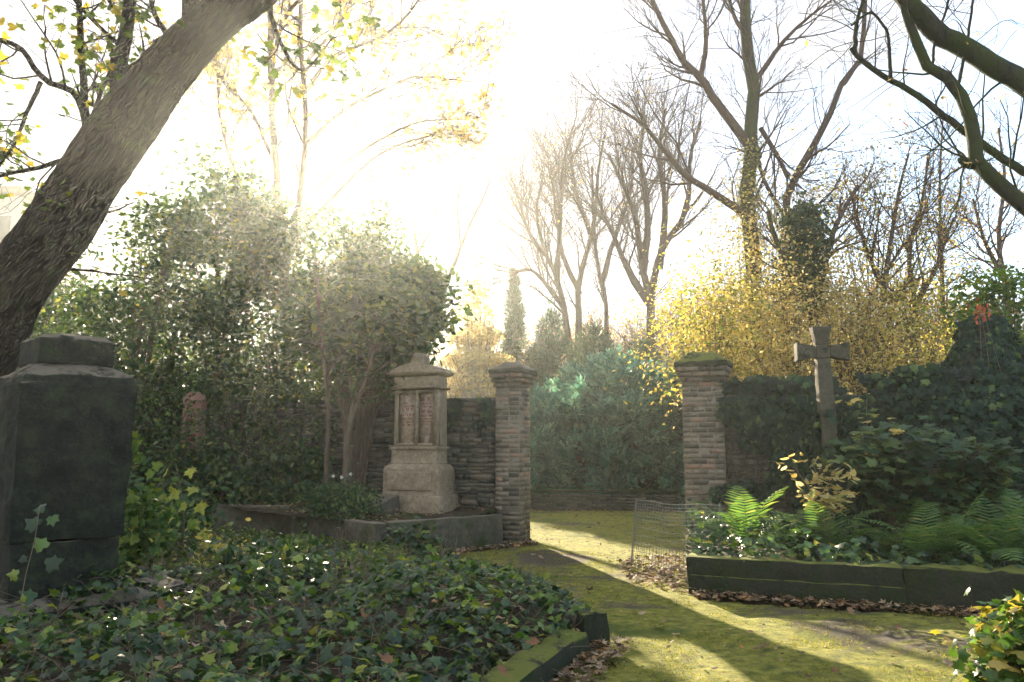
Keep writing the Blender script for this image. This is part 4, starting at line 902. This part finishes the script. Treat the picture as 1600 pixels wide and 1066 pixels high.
# ------------------------------------------------------------------ ivy on the right wall, ivy-covered monument
def wall_ivy(name, label, t0, t1, N, dens, size, mat=M['wall_ivy'], thick=.16, H=2.42):
    t = rng.uniform(t0, t1, N); z = rng.random(N) ** .8 * (H + .1); k = np.array([mnoise.fractal(Vector((a * .9, b * .9, 4.)), 1., 2., 3) for a, b in zip(t, z)])
    keep = k > dens(t, z); t, z, k = t[keep], z[keep], k[keep]
    n = .20 + thick * np.clip(.4 + k, 0, 1.3) * rng.random(len(t)) + .05 * (z / H)
    pos = np.array([wallpt(0)]) + WD[None] * t[:, None] + WN[None] * n[:, None]; pos[:, 2] = z
    top = z > H - .12; pos[top] -= WN[None] * (rng.random(top.sum()) * .5)[:, None]; pos[top, 2] += .12 * rng.random(top.sum())
    nr = WN[None] * 1.0 + np.array([0, 0, .7]) + rng.normal(0, .35, pos.shape); tip = np.array([0, 0, -1.]) + .35 * WN + rng.normal(0, .35, pos.shape)
    b0 = wallpt((t0 + t1) / 2, .2, 0); r = thing(name, label, 'ivy', b0)
    leaf_obj('foliage', pos, nr, size, IVY, mat, r, b0, tip)
    ns = 46; st0 = rng.uniform(t0, t1, ns); L = np.zeros((ns, 9, 3))
    for i in range(ns):
        tt = st0[i] + np.cumsum(rng.normal(0, .10, 9)); L[i] = wallpt(0) + WD[None] * tt[:, None] + WN[None] * (.20 + .02 * rng.random(9))[:, None]; L[i, :, 2] = np.linspace(.05, rng.uniform(1.4, H), 9)
    tube_obj('stems', [(L, np.repeat(np.linspace(.012, .004, 9)[None], ns, 0), 4)], M['bark_brown'], r, b0); return r
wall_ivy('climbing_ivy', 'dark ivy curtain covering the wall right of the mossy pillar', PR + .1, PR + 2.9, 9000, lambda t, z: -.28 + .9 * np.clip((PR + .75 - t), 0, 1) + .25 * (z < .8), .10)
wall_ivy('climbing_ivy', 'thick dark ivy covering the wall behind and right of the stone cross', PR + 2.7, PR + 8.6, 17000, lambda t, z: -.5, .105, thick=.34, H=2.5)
N = 1500; zz = .3 + 1.75 * rng.random(N) ** 1.5; a = rng.uniform(0, 2 * PI, N); rr = np.interp(zz, [.3, 1.0, 1.4, 2.05], [.50, .36, .24, .13]) * rng.uniform(.75, 1.25, N); kn = np.array([mnoise.noise(Vector((x * 1.2, z * 2.5, 7.))) for x, z in zip(a, zz)]); kk = (kn + 1.3 - .75 * zz > .0)
b0 = cb.copy(); pos = b0 * (1, 1, 0) + np.stack([np.cos(a) * rr, np.sin(a) * rr, zz], 1); r_ = thing('climbing_ivy', 'ivy bush smothering the pedestal and lower shaft of the stone cross', 'ivy', b0)
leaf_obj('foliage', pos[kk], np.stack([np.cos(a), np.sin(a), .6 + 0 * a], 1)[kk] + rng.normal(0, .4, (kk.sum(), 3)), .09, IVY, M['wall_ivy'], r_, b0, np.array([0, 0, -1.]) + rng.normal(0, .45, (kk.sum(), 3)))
# ivy on the left wall top
N = 1500; t = rng.uniform(-2.0, -.3, N); z = 2.38 - np.abs(rng.normal(0, .2, N)); pos = wallpt(0)[None] + WD * t[:, None] + WN * (.22 + .06 * rng.random(N))[:, None]; pos[:, 2] = z
k = np.array([mnoise.noise(Vector((a * 2, b * 2, 1.))) for a, b in zip(t, z)]) > -.15; b0 = wallpt(-1.1, .22, 2.2); r_ = thing('climbing_ivy', 'small dark ivy drape hanging over the wall top left of the pillar', 'ivy', b0)
leaf_obj('foliage', pos[k], WN[None] + rng.normal(0, .4, (k.sum(), 3)) + (0, 0, .5), .06, IVY, M['wall_ivy'], r_, b0, np.array([0, 0, -1.]) + rng.normal(0, .3, (k.sum(), 3)))
# ivy monument behind the wall
b0 = gp(1545, 12.2); im = thing('ivy_monument', 'pointed stone monument completely overgrown with dark ivy behind the wall', 'monument', b0)
Hm = zt(492, 12.2); b = MB(); b.loft([(0, .66, .5), (2.2, .60, .45), (2.8, .50, .4), (3.1, .36, .3), (Hm - .12, .18, .2), (Hm - .05, .08, .1)]); b.rough('stone', M['darkstone'], im, cuts=9, amp=.06, scale=2, edge=.03)
N = 5200; zz = rng.random(N) ** .6 * (Hm - 1.4) + 1.4; a = rng.uniform(0, 2 * PI, N); rr = np.interp(zz, [0, 2.2, 2.8, 3.1, Hm - .1, Hm], [.74, .70, .58, .44, .25, .1]) * (1 + .1 * np.sin(a * 3 + zz * 5)) + .07 * rng.random(N)
pos = b0 + np.stack([np.cos(a) * rr, np.sin(a) * rr * .8, zz], 1)
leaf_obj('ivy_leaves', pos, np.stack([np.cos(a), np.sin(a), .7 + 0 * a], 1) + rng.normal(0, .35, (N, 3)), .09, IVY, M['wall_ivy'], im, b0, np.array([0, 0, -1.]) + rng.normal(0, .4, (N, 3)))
N = 26; rv0 = P(1532, 488, 11.7); pos = rv0 + rng.normal(0, .05, (N, 3)) + np.stack([rng.normal(0, .04, N), 0 * rng.random(N), -rng.random(N) ** 2 * .2 + .1], 1)
rv = thing('red_vine', 'small spray of red vine leaves on top of the ivy covered monument', 'vine', rv0)
leaf_obj('foliage', pos, rng.normal(0, .5, (N, 3)) + (0, -1, .3), .08, OVAL, M['redleaf'], rv, rv0, np.array([0, 0, -1.]) + rng.normal(0, .4, (N, 3)))
s_ = MB()
for dx in (-.06, .02, .12): s_.tube([rv0 + (dx * .3, 0, .02), rv0 + (dx, -.05, -.5), rv0 + (dx * 1.8, -.06, -1.0), rv0 + (dx * 2 + .05, -.05, -1.35)], .004, 4)
o = s_.build('stems', M['stem'], rv); o.location = tuple(-rv0)

# ------------------------------------------------------------------ right bed planting
def frond_mesh(L, npair, droop, seed):
    V = []; F_ = []; n = 0
    s = np.linspace(0, 1, npair + 4); el = 1.25 - droop * s ** 1.3; ds = L / (len(s) - 1)
    pts = np.zeros((len(s), 3))
    for i in range(1, len(s)): pts[i] = pts[i - 1] + ds * np.array([0, math.cos(el[i]), math.sin(el[i])])
    tv, tf, _ = tubes(pts[None], np.linspace(.004, .0012, len(s))[None], 4); V += tv.tolist(); F_ += tf.reshape(-1, 4).tolist(); n = len(V)
    for i in range(3, len(s) - 1):
        q = (i - 3) / (len(s) - 4); wl_ = L * .24 * (math.sin(PI * (q * .82 + .16)) ** .8) * rng.uniform(.88, 1.1); hw_ = ds * .33
        tg = (pts[i + 1] - pts[i]) / ds; nz = np.cross([1, 0, 0], tg)
        for sd in (-1, 1):
            ax = np.array([sd, 0, 0]) * .93 + tg * .38; ax /= np.linalg.norm(ax); ex = tg * hw_
            dn = nz * 0.12 * wl_ * rng.uniform(.2, 1.6)
            P0, P1, P2 = pts[i], pts[i] + ax * wl_ * .5, pts[i] + ax * wl_ - dn
            V += [(P0 - ex * .6).tolist(), (P0 + ex * .6).tolist(), (P1 - ex - dn * .2).tolist(), (P1 + ex - dn * .2).tolist(), P2.tolist()]
            F_ += [[n, n + 1, n + 3, n + 2], [n + 2, n + 3, n + 4]]; n += 5
    return mesh_np('frond', V, [i for f in F_ for i in f], [len(f) for f in F_], M['fern'])
FR = [frond_mesh(.85, 16, d, i) for i, d in enumerate((1.0, 1.45, 1.8, .7))]
def fern(loc, label, n, s, up=0.):
    r = thing('fern', label, 'fern', loc, 'ferns in the right hand bed'); a0 = rng.random() * 6
    for i in range(n):
        o = link('frond', FR[int(rng.integers(0, 4))], r); k = s * rng.uniform(.75, 1.15); o.scale = (k, k, k)
        o.rotation_euler = (rng.uniform(-.45, .25) + up, rng.uniform(-.15, .15), a0 + i * 2 * PI / n + rng.normal(0, .25))
    return r
ferns = [(1160, 855, 9.35, 9, 1.1, 'bright fern spreading beside the wire mesh panel'), (1225, 850, 9.6, 8, .9, 'fern tucked behind the bright fern near the pillar'),
         (1290, 868, 9.1, 7, 1.0, 'upright fern below the yellow leaved sapling'), (1365, 862, 9.2, 8, .8, 'fern right of the yellow leaved sapling'),
         (1420, 880, 8.6, 9, .95, 'fern leaning over the middle joint of the long border'), (1475, 872, 8.7, 9, 1.0, 'bright green fern with tall upright fronds right of the border joint'),
         (1540, 880, 8.3, 9, .95, 'dark fern near the right end of the bed front'), (1600, 880, 8.1, 9, 1.0, 'fern cut off by the right edge of the picture'),
         (1440, 820, 9.6, 9, 1.05, 'shaded fern in the middle of the bed'), (1520, 815, 9.3, 10, 1.15, 'tall shaded fern beneath the ivy covered monument'),
         (1590, 810, 9.0, 10, 1.15, 'tall dark fern at the right edge against the wall'), (1370, 810, 10.0, 8, 1.0, 'dim fern at the foot of the stone cross')]
for px, py, Y, n, s, lab in ferns:
    q = gp(px, Y); q[2] = .33 + .1 * min(1, max(0, (Y - 9) / 2)); fern(q, lab, n, s)
# yellow sapling
b0 = gp(1283, 9.2, .35); yl = thing('sapling', 'yellow leaved sapling glowing among the ferns in front of the cross', 'sapling', b0)
st_ = np.stack([resample(np.array([b0, b0 + (rng.normal(0, .05), 0, .5), b0 + (dx, dy, h)]), 9) for dx, dy, h in ((-.36, 0, 1.0), (-.12, .1, 1.06), (.12, -.05, .98), (.36, .05, .82), (.2, -.1, .62), (-.22, -.1, .72))])
sr = np.repeat(np.linspace(.009, .003, 9)[None], len(st_), 0); g1, r1 = grow(st_, sr, 8, .45, 1, .22, .8, 4, .1, .0, .5, .0015)
tube_obj('stems', [(st_, sr, 5), (g1, r1, 3)], M['stem'], yl, b0)
pos = np.repeat(g1[:, 2:].reshape(-1, 3), 2, 0); pos = pos + rng.normal(0, .025, pos.shape); leaf_obj('foliage', pos, upish(len(pos), .7), .105, OVAL, M['yellow'], yl, b0)
# layered bramble in front of the wall
def layered(label, px, Y, z0, H, rad, n, mat, size=.14, tm=MAPLE):
    b0 = gp(px, Y, z0); r = thing('leafy_climber', label, 'plant', b0)
    tips = b0 + np.stack([rng.uniform(-rad, rad, n), rng.uniform(-.25, .35, n), rng.uniform(.35, 1, n) * H], 1)
    L = np.stack([resample(np.array([b0 + rng.normal(0, .05, 3) * (1, 1, 0), b0 + (t - b0) * (.3, .3, .75), t + (rng.normal(0, .1), -.1, -.02)]), 10) for t in tips]); R = np.repeat(np.linspace(.008, .003, 10)[None], n, 0)
    g1, r1 = grow(L, R, 7, .35, 1, .35, .9, 5, .12, -.02, .5, .0015)
    tube_obj('stems', [(L, R, 4), (g1, r1, 3)], M['stem'], r, b0)
    pos = g1[:, 1:].reshape(-1, 3) + rng.normal(0, .03, (g1.shape[0] * 4, 3)); nr = np.array([0, -.25, 1.]) + rng.normal(0, .28, pos.shape)
    leaf_obj('foliage', pos, nr, size, tm, mat, r, b0); return r
layered('layered leafy climber with pale edged leaves right of the stone cross', 1385, 9.9, .4, 1.45, .75, 26, M['shrub'])
layered('leafy climber with drooping green leaves under the ivy covered monument', 1500, 9.6, .4, 1.3, .6, 22, M['shrub'])
layered('yellow tinged climber leaning on the wall top beside the cross', 1350, 10.6, .4, 1.95, .4, 12, M['yellow_mix'], .12)
# ivy cover of the right bed
q = sample_poly(RBED, 5200); zz = rbed_z(q[:, 0], q[:, 1]); hgt = .06 + .22 * rng.random(len(q)) ** 1.5 + .22 * np.exp(-((q[:, 0] - 2.9) ** 2) / .5)
pos = np.stack([q[:, 0], q[:, 1], zz + hgt * rng.random(len(q))], 1); o = leaf_obj('ground_ivy', pos, upish(len(pos), .5) + (0, -.5, 0), .085, IVY, M['ivy']); o['kind'] = 'stuff'
# low cover beyond the gate
q = sample_poly([(-1.0, 20.6), (5.5, 20.6), (5.5, 22.5), (-1, 22.5)], 2600); o = leaf_obj('ground_cover', np.stack([q[:, 0], q[:, 1], .2 + .45 * rng.random(len(q))], 1), upish(len(q), .6), .10, OVAL, M['shrub']); o['kind'] = 'stuff'

# ------------------------------------------------------------------ front ivy bed
NB = 30000
q = sample_poly(BED, NB * 2); q = q[(q[:, 0] > -5.2) & (q[:, 1] > 1.6) & (q[:, 1] < 12.2)]
kk = np.array([mnoise.fractal(Vector((x * .8, y * .8, 2.)), 1., 2., 3) for x, y in q]); dn = np.clip(.72 + kk * 1.0, .3, 1.)
front = np.exp(-((q[:, 0] + .2) ** 2 + (q[:, 1] - 6.3) ** 2) / 1.2) + (q[:, 1] < 5.4); dn = np.clip(dn + .5 * front, 0, 1)
weed = (q[:, 1] > 7.2) & (q[:, 1] < 11) & (q[:, 0] < -.9)
dn = np.where(weed, dn * .55, dn)
q = q[rng.random(len(q)) < dn]; z0 = bed_z(q[:, 0], q[:, 1], False) + .07 * np.array([mnoise.fractal(Vector((x * .9 + 5., y * .9 - 5., 5.)), 1., 2., 3) for x, y in q])
cl = np.array([max(0., mnoise.fractal(Vector((x * 1.7, y * 1.7, 9.)), 1., 2., 3)) for x, y in q])
pos = np.stack([q[:, 0], q[:, 1], z0 + .02 + (.09 + .34 * cl * np.clip((8.5 - q[:, 1]) / 2, .2, 1)) * rng.random(len(q))], 1)
sz = .068 * rng.choice([.55, .8, 1.0, 1.35], len(pos), p=[.25, .3, .3, .15]) * rng.uniform(.8, 1.2, len(pos))
o = leaf_obj('ground_ivy', pos, upish(len(pos), .7) + (0, -.1, 0), sz, IVY, M['ivy']); o['kind'] = 'stuff'
pk = rng.random(len(pos)) < .10; pp = pos[pk] + (0, 0, .05); pp = pp + rng.normal(0, .05, pp.shape) * (1, 1, .3)
o = leaf_obj('ground_ivy', pp, upish(len(pp), .9), .06, IVY, M['lightgreen']); o['kind'] = 'stuff'
# weeds, small light green leaves
WP = [G(300, 870, .3)[:2], G(400, 905, .3)[:2], G(620, 900, .3)[:2], G(640, 850, .3)[:2], G(470, 835, .3)[:2], G(330, 825, .3)[:2]]
q = sample_poly(WP, 6200); kk = np.array([mnoise.fractal(Vector((x * 1.6, y * 1.6, 6.)), 1., 2., 3) for x, y in q]); q = q[kk > -.02]
pos = np.stack([q[:, 0], q[:, 1], bed_z(q[:, 0], q[:, 1], False) + .02 + .20 * rng.random(len(q)) ** 1.2], 1)
o = leaf_obj('weeds', pos, upish(len(pos), .7), .055, OVAL, M['weed']); o['kind'] = 'stuff'
# dead stems
ns = 3600; q = sample_poly(BED, 16000); q = q[(q[:, 0] > -4.6) & (q[:, 1] > 2.2) & (q[:, 1] < 11)][:ns]; ns = len(q)
L = np.zeros((ns, 6, 3)); L[:, 0, :2] = q; L[:, 0, 2] = bed_z(q[:, 0], q[:, 1], False); d = norm(rng.normal(size=(ns, 3)) * (1, 1, .3) + (0, 0, .35))
for j in range(1, 6): d = norm(d + .25 * rng.normal(size=(ns, 3)) - (0, 0, .12)); L[:, j] = L[:, j - 1] + d * rng.uniform(.05, .14, (ns, 1))
V, f, s = tubes(L, np.repeat(np.linspace(.0035, .0015, 6)[None], ns, 0), 3); o = link('dead_stems', mesh_np('dead_stems', V, f, s, M['stem'], True)); o['kind'] = 'stuff'
# maple sapling with big yellow green leaves
b0 = G(282, 868, .32); ms_ = thing('maple_sapling', 'slender maple sapling with large yellow green leaves right of the dark monument', 'sapling', b0)
hY = b0[1]; stem = px_line([(286, 868), (288, 820), (283, 770), (275, 725)], hY); q_ = MB(); q_.tube(resample(stem, 9) - b0, np.linspace(.006, .003, 9), 5); q_.build('stem', M['stem'], ms_)
one = leaf_arrays(np.zeros((1, 3)), np.array([[0, 0, 1.]]), np.array([1.]), MAPLE, np.array([[0, 1., 0]]))
lm = mesh_np('leaf', one[0], one[1], one[2], M['maple'])
lg = leaf_mat('maple leaf pale', [(0, (.26, .34, .08)), (1, (.40, .42, .08))], .55, .5); lm.materials.clear(); lm.materials.append(lg)
for px, py, sz in ((262, 742, .13), (298, 740, .14), (270, 778, .15), (305, 770, .14), (312, 795, .15), (272, 812, .14), (300, 822, .12), (262, 835, .10), (318, 838, .13), (290, 795, .12), (330, 852, .14), (346, 850, .12)):
    o = link('leaf', lm, ms_, tuple(P(px, py - 8, hY + rng.normal(0, .08)) - b0)); o.scale = (sz, sz, sz); o.rotation_euler = (rng.uniform(-2.6, -1.5), rng.uniform(-.8, .8), rng.uniform(-.9, .9))
clump_plant('leafy_shrub', 'straggly pale green shrub rising from the ivy beside the dark monument', 'shrub', gp(232, 8.6, .2), .45, (.42, .35, .5), 26, 42, .085, IVY, M['weed'], clump_r=.14, r0=.01, bark=M['stem'])
clump_plant('leafy_shrub', 'low yellowing shrub in the ivy bed behind the maple sapling', 'shrub', gp(340, 9.2, .12), .22, (.42, .35, .26), 22, 36, .075, OVAL, M['yellow_mix'], clump_r=.13, r0=.008, bark=M['stem'])
clump_plant('bramble', 'brownish tangle of stems and ivy in the middle of the front bed', 'bramble', gp(430, 7.4, .2), .24, (.6, .45, .26), 46, 22, .07, IVY, M['ivy'], clump_r=.15, r0=.007, bark=M['stem'])
# hanging ivy sprig beside the monument
# pansies on the grave
for i, (px, py) in enumerate(((521, 744), (534, 746), (548, 741))):
    b0 = P(px, py, 12.4); z0 = .6; r = thing('pansy', 'small white pansy standing above the rounded grave plant', 'flower', (b0[0], b0[1], z0), 'white pansies on the grave')
    q_ = MB(); q_.tube([(0, 0, 0), (.01, 0, (b0[2] - z0) * .6), (0, 0, b0[2] - z0)], .004, 4); q_.build('stem', M['stem'], r)
    a = np.arange(5) * 2 * PI / 5; pos = np.repeat([[0, -.01, b0[2] - z0]], 5, 0); tip = np.stack([np.cos(a), 0 * a - .1, np.sin(a)], 1)
    leaf_obj('petals', pos, np.repeat([[0, -1., .1]], 5, 0), np.full(5, .034), OVAL, M['petal'], r, (0, 0, 0), tip)
# shrub in the lower right corner
clump_plant('corner_shrub', 'bushy green and yellow leaved shrub in the lower right corner', 'shrub', np.array([2.82, 4.45, 0.]), .33, (.34, .3, .34), 30, 34, .075, IVY, leaf_mat('corner leaf', [(0, (.05, .12, .03)), (.6, (.10, .20, .04)), (.85, (.35, .33, .06)), (1, (.4, .3, .1))], .4, .35, spec=.5), clump_r=.10, r0=.008, tilt=.5)
# ivy sprigs on the monument's left
def sprig(label, pts, Y, n, size, mat):
    b0 = P(*pts[0], Y); r = thing('ivy_sprig', label, 'ivy', b0); L = resample(px_line(pts, Y), 10)
    q_ = MB(); q_.tube(L - b0, np.linspace(.005, .002, 10), 4); q_.build('stem', M['stem'], r)
    pos = np.repeat(L[1:], n, 0) + rng.normal(0, .035, (9 * n, 3)); leaf_obj('foliage', pos, rng.normal(0, .4, pos.shape) + (0, -1, .5), size, IVY, mat, r, b0)
sprig('pale ivy sprig climbing up in front of the dark monument', [(30, 960), (40, 900), (55, 840), (62, 790)], 5.2, 1, .08, M['ivy'])
sprig('dry forked stem standing against the dark monument', [(62, 980), (66, 900), (80, 820), (105, 740)], 5.3, 0, .06, M['ivy']) if False else None
sprig('bright ivy sprig hanging at the right edge of the dark monument', [(208, 730), (214, 712), (212, 695), (208, 682)], 6.6, 3, .06, M['lightgreen'])
# tall leafy mound before the grave border corner
clump_plant('ivy_mound', 'small heap of pale leaved ivy rising before the grave border corner', 'ivy', np.append(G(646, 888)[:2], .05), .18, (.36, .26, .18), 28, 36, .085, IVY, M['ivy'], clump_r=.12, r0=.008, up_bias=1.2, bark=M['stem'])

# ------------------------------------------------------------------ litter
def litter(poly, N, size, zf, name, tm=OVAL, mat=None):
    q = sample_poly(poly, N); pos = np.stack([q[:, 0], q[:, 1], zf(q[:, 0], q[:, 1])], 1); o = leaf_obj(name, pos, upish(N, .35), size, tm, mat or M['litter']); o['kind'] = 'stuff'; return o
zpath = lambda x, y: np.array([.03 + .02 * rng.random() for _ in x])
litter(PATH, 2600, .04, zpath, 'leaf_litter')
litter(PATH, 9000, .014, zpath, 'leaf_litter', DIAM)
litter(PATH, 260, .075, zpath, 'leaf_litter', CURL)
fl = lambda x, y: .025 + .05 * rng.random(len(x))
strip = lambda a, b, w: [a[:2], b[:2], b[:2] + np.array(w), a[:2] + np.array(w)]
litter(strip(G(1078, 930), G(1640, 968), (0, -.34)), 650, .055, fl, 'leaf_litter', CURL)
litter(strip(G(600, 880), G(832, 850), (.12, -.35)), 330, .055, fl, 'leaf_litter', CURL)
litter([G(960, 880)[:2], G(1085, 870)[:2], G(1085, 935)[:2], G(985, 915)[:2]], 520, .055, lambda x, y: .02 + .08 * rng.random(len(x)), 'leaf_litter', MAPLE)
litter(strip(G(930, 1010), G(860, 1080), (.3, .05)), 240, .055, fl, 'leaf_litter', CURL)
litter(BED, 5200, .06, lambda x, y: bed_z(x, y, False) + .02 + .06 * rng.random(len(x)), 'leaf_litter', MAPLE)
litter(PLOT, 900, .05, lambda x, y: .47 + .14 * np.clip((y - 11.4) / 2, 0, 1) + .03 * rng.random(len(x)), 'leaf_litter')
litter([(-.5, 19), (4.4, 19), (4.4, 20.2), (-.5, 20.2)], 700, .05, fl, 'leaf_litter')
q = sample_poly([G(600, 885)[:2], G(832, 850)[:2], G(1085, 880)[:2], G(1080, 935)[:2], G(1640, 975)[:2], (3.6, 3.2), (.1, 3.2), G(935, 1010)[:2], G(860, 930)[:2]], 60000)
kk = np.array([mnoise.fractal(Vector((x * 2.2, y * 2.2, 12.)), 1., 2., 4) for x, y in q]); q = q[kk > .10]; tp = rng.normal(0, .55, (len(q), 3)) + (0, 0, 1.)
o = leaf_obj('moss_tufts', np.stack([q[:, 0], q[:, 1], .018 + 0 * q[:, 0]], 1), rng.normal(size=(len(q), 3)), .019, NEEDLE, M['moss'], tip=tp); o['kind'] = 'stuff'
# the conspicuous single leaves
BL = [(1312, 945, .02, .15, 'large upright brown leaf lying against the dark border'), (1335, 952, .02, .11, 'pale brown leaf just right of the upright leaf by the border'), (1358, 957, .02, .11, 'orange brown leaf at the foot of the border, rightmost of three'),
      (562, 972, .45, .12, 'brown curled leaf resting on the ivy in the middle of the bed'), (842, 1008, .30, .13, 'brown dry leaf on the ivy beside the mossy kerb'), (612, 1038, .40, .13, 'brown leaf among the ivy at the bottom of the picture'), (252, 955, .40, .14, 'rust red leaf in the ivy below the broken stone'),
      (778, 1058, .30, .12, 'crumpled brown leaf at the lower end of the mossy kerb'), (1306, 1052, .02, .08, 'pale leaf lying in shade near the bottom right of the path'), (1400, 982, .02, .08, 'light leaf on the moss in front of the border'), (1535, 985, .02, .09, 'pale upright leaf on the path near the corner shrub')]
for px, py, z, sz, lab in BL:
    loc = G(px, py, z); V, i, s = leaf_arrays(np.zeros((1, 3)), np.array([[rng.normal(0, .6), -.3, .8]]), np.array([sz * .72]), CURL); V[:, 2] -= V[:, 2].min() - .01
    o = link('fallen_leaf', mesh_np('fallen_leaf', V, i, s, M['bigleaf']), None, tuple(loc)); tag(o, lab, 'leaf', 'large fallen leaves')
# pale stones by the mesh panel
for i, (px, py, s) in enumerate(((1040, 893, .06), (1052, 890, .05), (1066, 894, .05))):
    b = MB(); b.loft([(0, s, s * .7), (s * .9, s * .8, s * .5)]); o = b.rough('stone', M['petal'] if False else M['panel'], None, tuple(G(px, py, .02)), cuts=3, amp=.012, scale=9, seed=i, edge=.012)
    tag(o, ('pale rounded stone at the foot of the wire mesh', 'middle pale stone by the wire mesh', 'rightmost pale stone by the wire mesh')[i], 'stone', 'pale stones by the wire mesh')

# ------------------------------------------------------------------ far buildings
def building(label, x, y, w, d, h, rows, cols, name='building', roof=True):
    r = thing(name, label, 'building', (x, y, 0)); b = MB(); b.loft([(0, w / 2, d / 2), (h, w / 2, d / 2)]); b.build('wall', M['facade'], r)
    if roof: b = MB(); b.loft([(h + .004, w / 2 + .2, d / 2 + .2), (h + .5, w / 2 + .2, d / 2 + .2)]); b.build('roof', M['kerb'], r)
    for i in range(rows):
        for j in range(cols):
            b = MB(); b.box((-w / 2 + (j + .5) * w / cols, -d / 2 - .02, h - 2 - i * 3.), (w / cols * .27, .03, .8)); b.build('window', M['glass'], r)
Yb = 125; zb = zt(402, Yb); building('pale hazy tower block seen above the golden tree', P(733, 600, Yb)[0], Yb, 3.4, 4, zb, 5, 3, 'tower')
building('pale building with flat roof glimpsed behind the leaning trunk', P(-10, 600, 46)[0], 46, 5, 6, zt(322, 46), 4, 3)
b0 = P(689, 600, 120); mast = thing('mast', 'thin antenna mast rising left of the hazy tower', 'mast', (b0[0], 120, 0)); b = MB(); b.tube([(0, 0, 0), (0, 0, zt(418, 120))], .25, 6); b.build('pole', M['wire'], mast)
b = MB(); b.loft([(zt(418, 120), .4, .4), (zt(393, 120), .4, .4)]); b.build('antenna', M['wire'], mast)

# ------------------------------------------------------------------ air
hz = MB(); hz.loft([(-1.2, 152, 90, 0, 65), (17, 152, 90, 0, 65)]); m, nt, out = new_mat('haze')
pv = nt.nodes.new('ShaderNodeVolumePrincipled'); pv.inputs['Color'].default_value = (.90, .96, .92, 1); pv.inputs['Density'].default_value = .00135; pv.inputs['Anisotropy'].default_value = .80
nt.links.new(pv.outputs[0], out.inputs['Volume']); o = hz.build('haze', m); o['kind'] = 'stuff'

# ------------------------------------------------------------------ sky, sun, camera
sc = bpy.context.scene
w = bpy.data.worlds.new('World'); sc.world = w; w.use_nodes = True; nt = w.node_tree; nt.nodes.clear()
wo = nt.nodes.new('ShaderNodeOutputWorld'); bg = nt.nodes.new('ShaderNodeBackground'); bg.inputs[1].default_value = .10
sk = nt.nodes.new('ShaderNodeTexSky'); sk.sky_type = 'NISHITA'; sk.sun_disc = False; sk.sun_elevation = SUN_EL; sk.sun_rotation = SUN_AZ
sk.air_density = 1.0; sk.dust_density = .3; sk.ozone_density = 1.0
tc = nt.nodes.new('ShaderNodeTexCoord'); mp = nt.nodes.new('ShaderNodeMapping'); mp.inputs['Scale'].default_value = (1, 1, 2.2); nt.links.new(tc.outputs['Generated'], mp.inputs[0])
cf = step(nt, noise_fac(nt, 2.6, 9, .6, vec=mp.outputs[0], dist=.4), .42, .62)
sx = nt.nodes.new('ShaderNodeSeparateXYZ'); nt.links.new(tc.outputs['Generated'], sx.inputs[0])
bank = nt.nodes.new('ShaderNodeMapRange'); bank.interpolation_type = 'SMOOTHSTEP'; nt.links.new(sx.outputs[0], bank.inputs[0])   # cloud sheet shaped thickest on the sun side to cover the sky's aureole
bank.inputs[1].default_value = .0; bank.inputs[2].default_value = .55; bank.inputs[3].default_value = 1.0; bank.inputs[4].default_value = .2
mx = nt.nodes.new('ShaderNodeMath'); mx.operation = 'MAXIMUM'; nt.links.new(cf, mx.inputs[0]); nt.links.new(bank.outputs[0], mx.inputs[1])
cl_ = ramp(nt, [(.38, (2.12, 2.16, 2.28)), (.6, (2.45, 2.47, 2.58))], noise_fac(nt, 3.4, 8, .62, vec=mp.outputs[0], dist=.5))
col = mixc(nt, sk.outputs[0], cl_, mx.outputs[0])
nt.links.new(col, bg.inputs[0]); nt.links.new(bg.outputs[0], wo.inputs[0])
sd = bpy.data.lights.new('sun', 'SUN'); sd.energy = 5.0; sd.angle = math.radians(.53); sd.color = (1, .82, .60)
so = bpy.data.objects.new('sun', sd); C.objects.link(so); so.rotation_euler = Vector(SUN).to_track_quat('Z', 'Y').to_euler(); so.location = (0, 0, 30)
cd = bpy.data.cameras.new('camera'); cd.sensor_width = 36; cd.lens = F / 1600 * 36; cd.clip_end = 1000; cd.clip_start = .05
co = bpy.data.objects.new('camera', cd); C.objects.link(co); co.location = (0, 0, EYE); co.rotation_euler = (PI / 2 + TILT, 0, 0); sc.camera = co
sc.view_settings.view_transform = 'Standard'; sc.view_settings.look = 'None'; sc.view_settings.gamma = 1; sc.view_settings.exposure = 2.35
cy = sc.cycles; cy.max_bounces = 6; cy.diffuse_bounces = 3; cy.glossy_bounces = 2; cy.transmission_bounces = 4; cy.volume_bounces = 1; cy.transparent_max_bounces = 4
cy.use_denoising = True; cy.sample_clamp_indirect = 6; cy.use_adaptive_sampling = True; cy.adaptive_threshold = .02; cy.caustics_reflective = False; cy.caustics_refractive = False
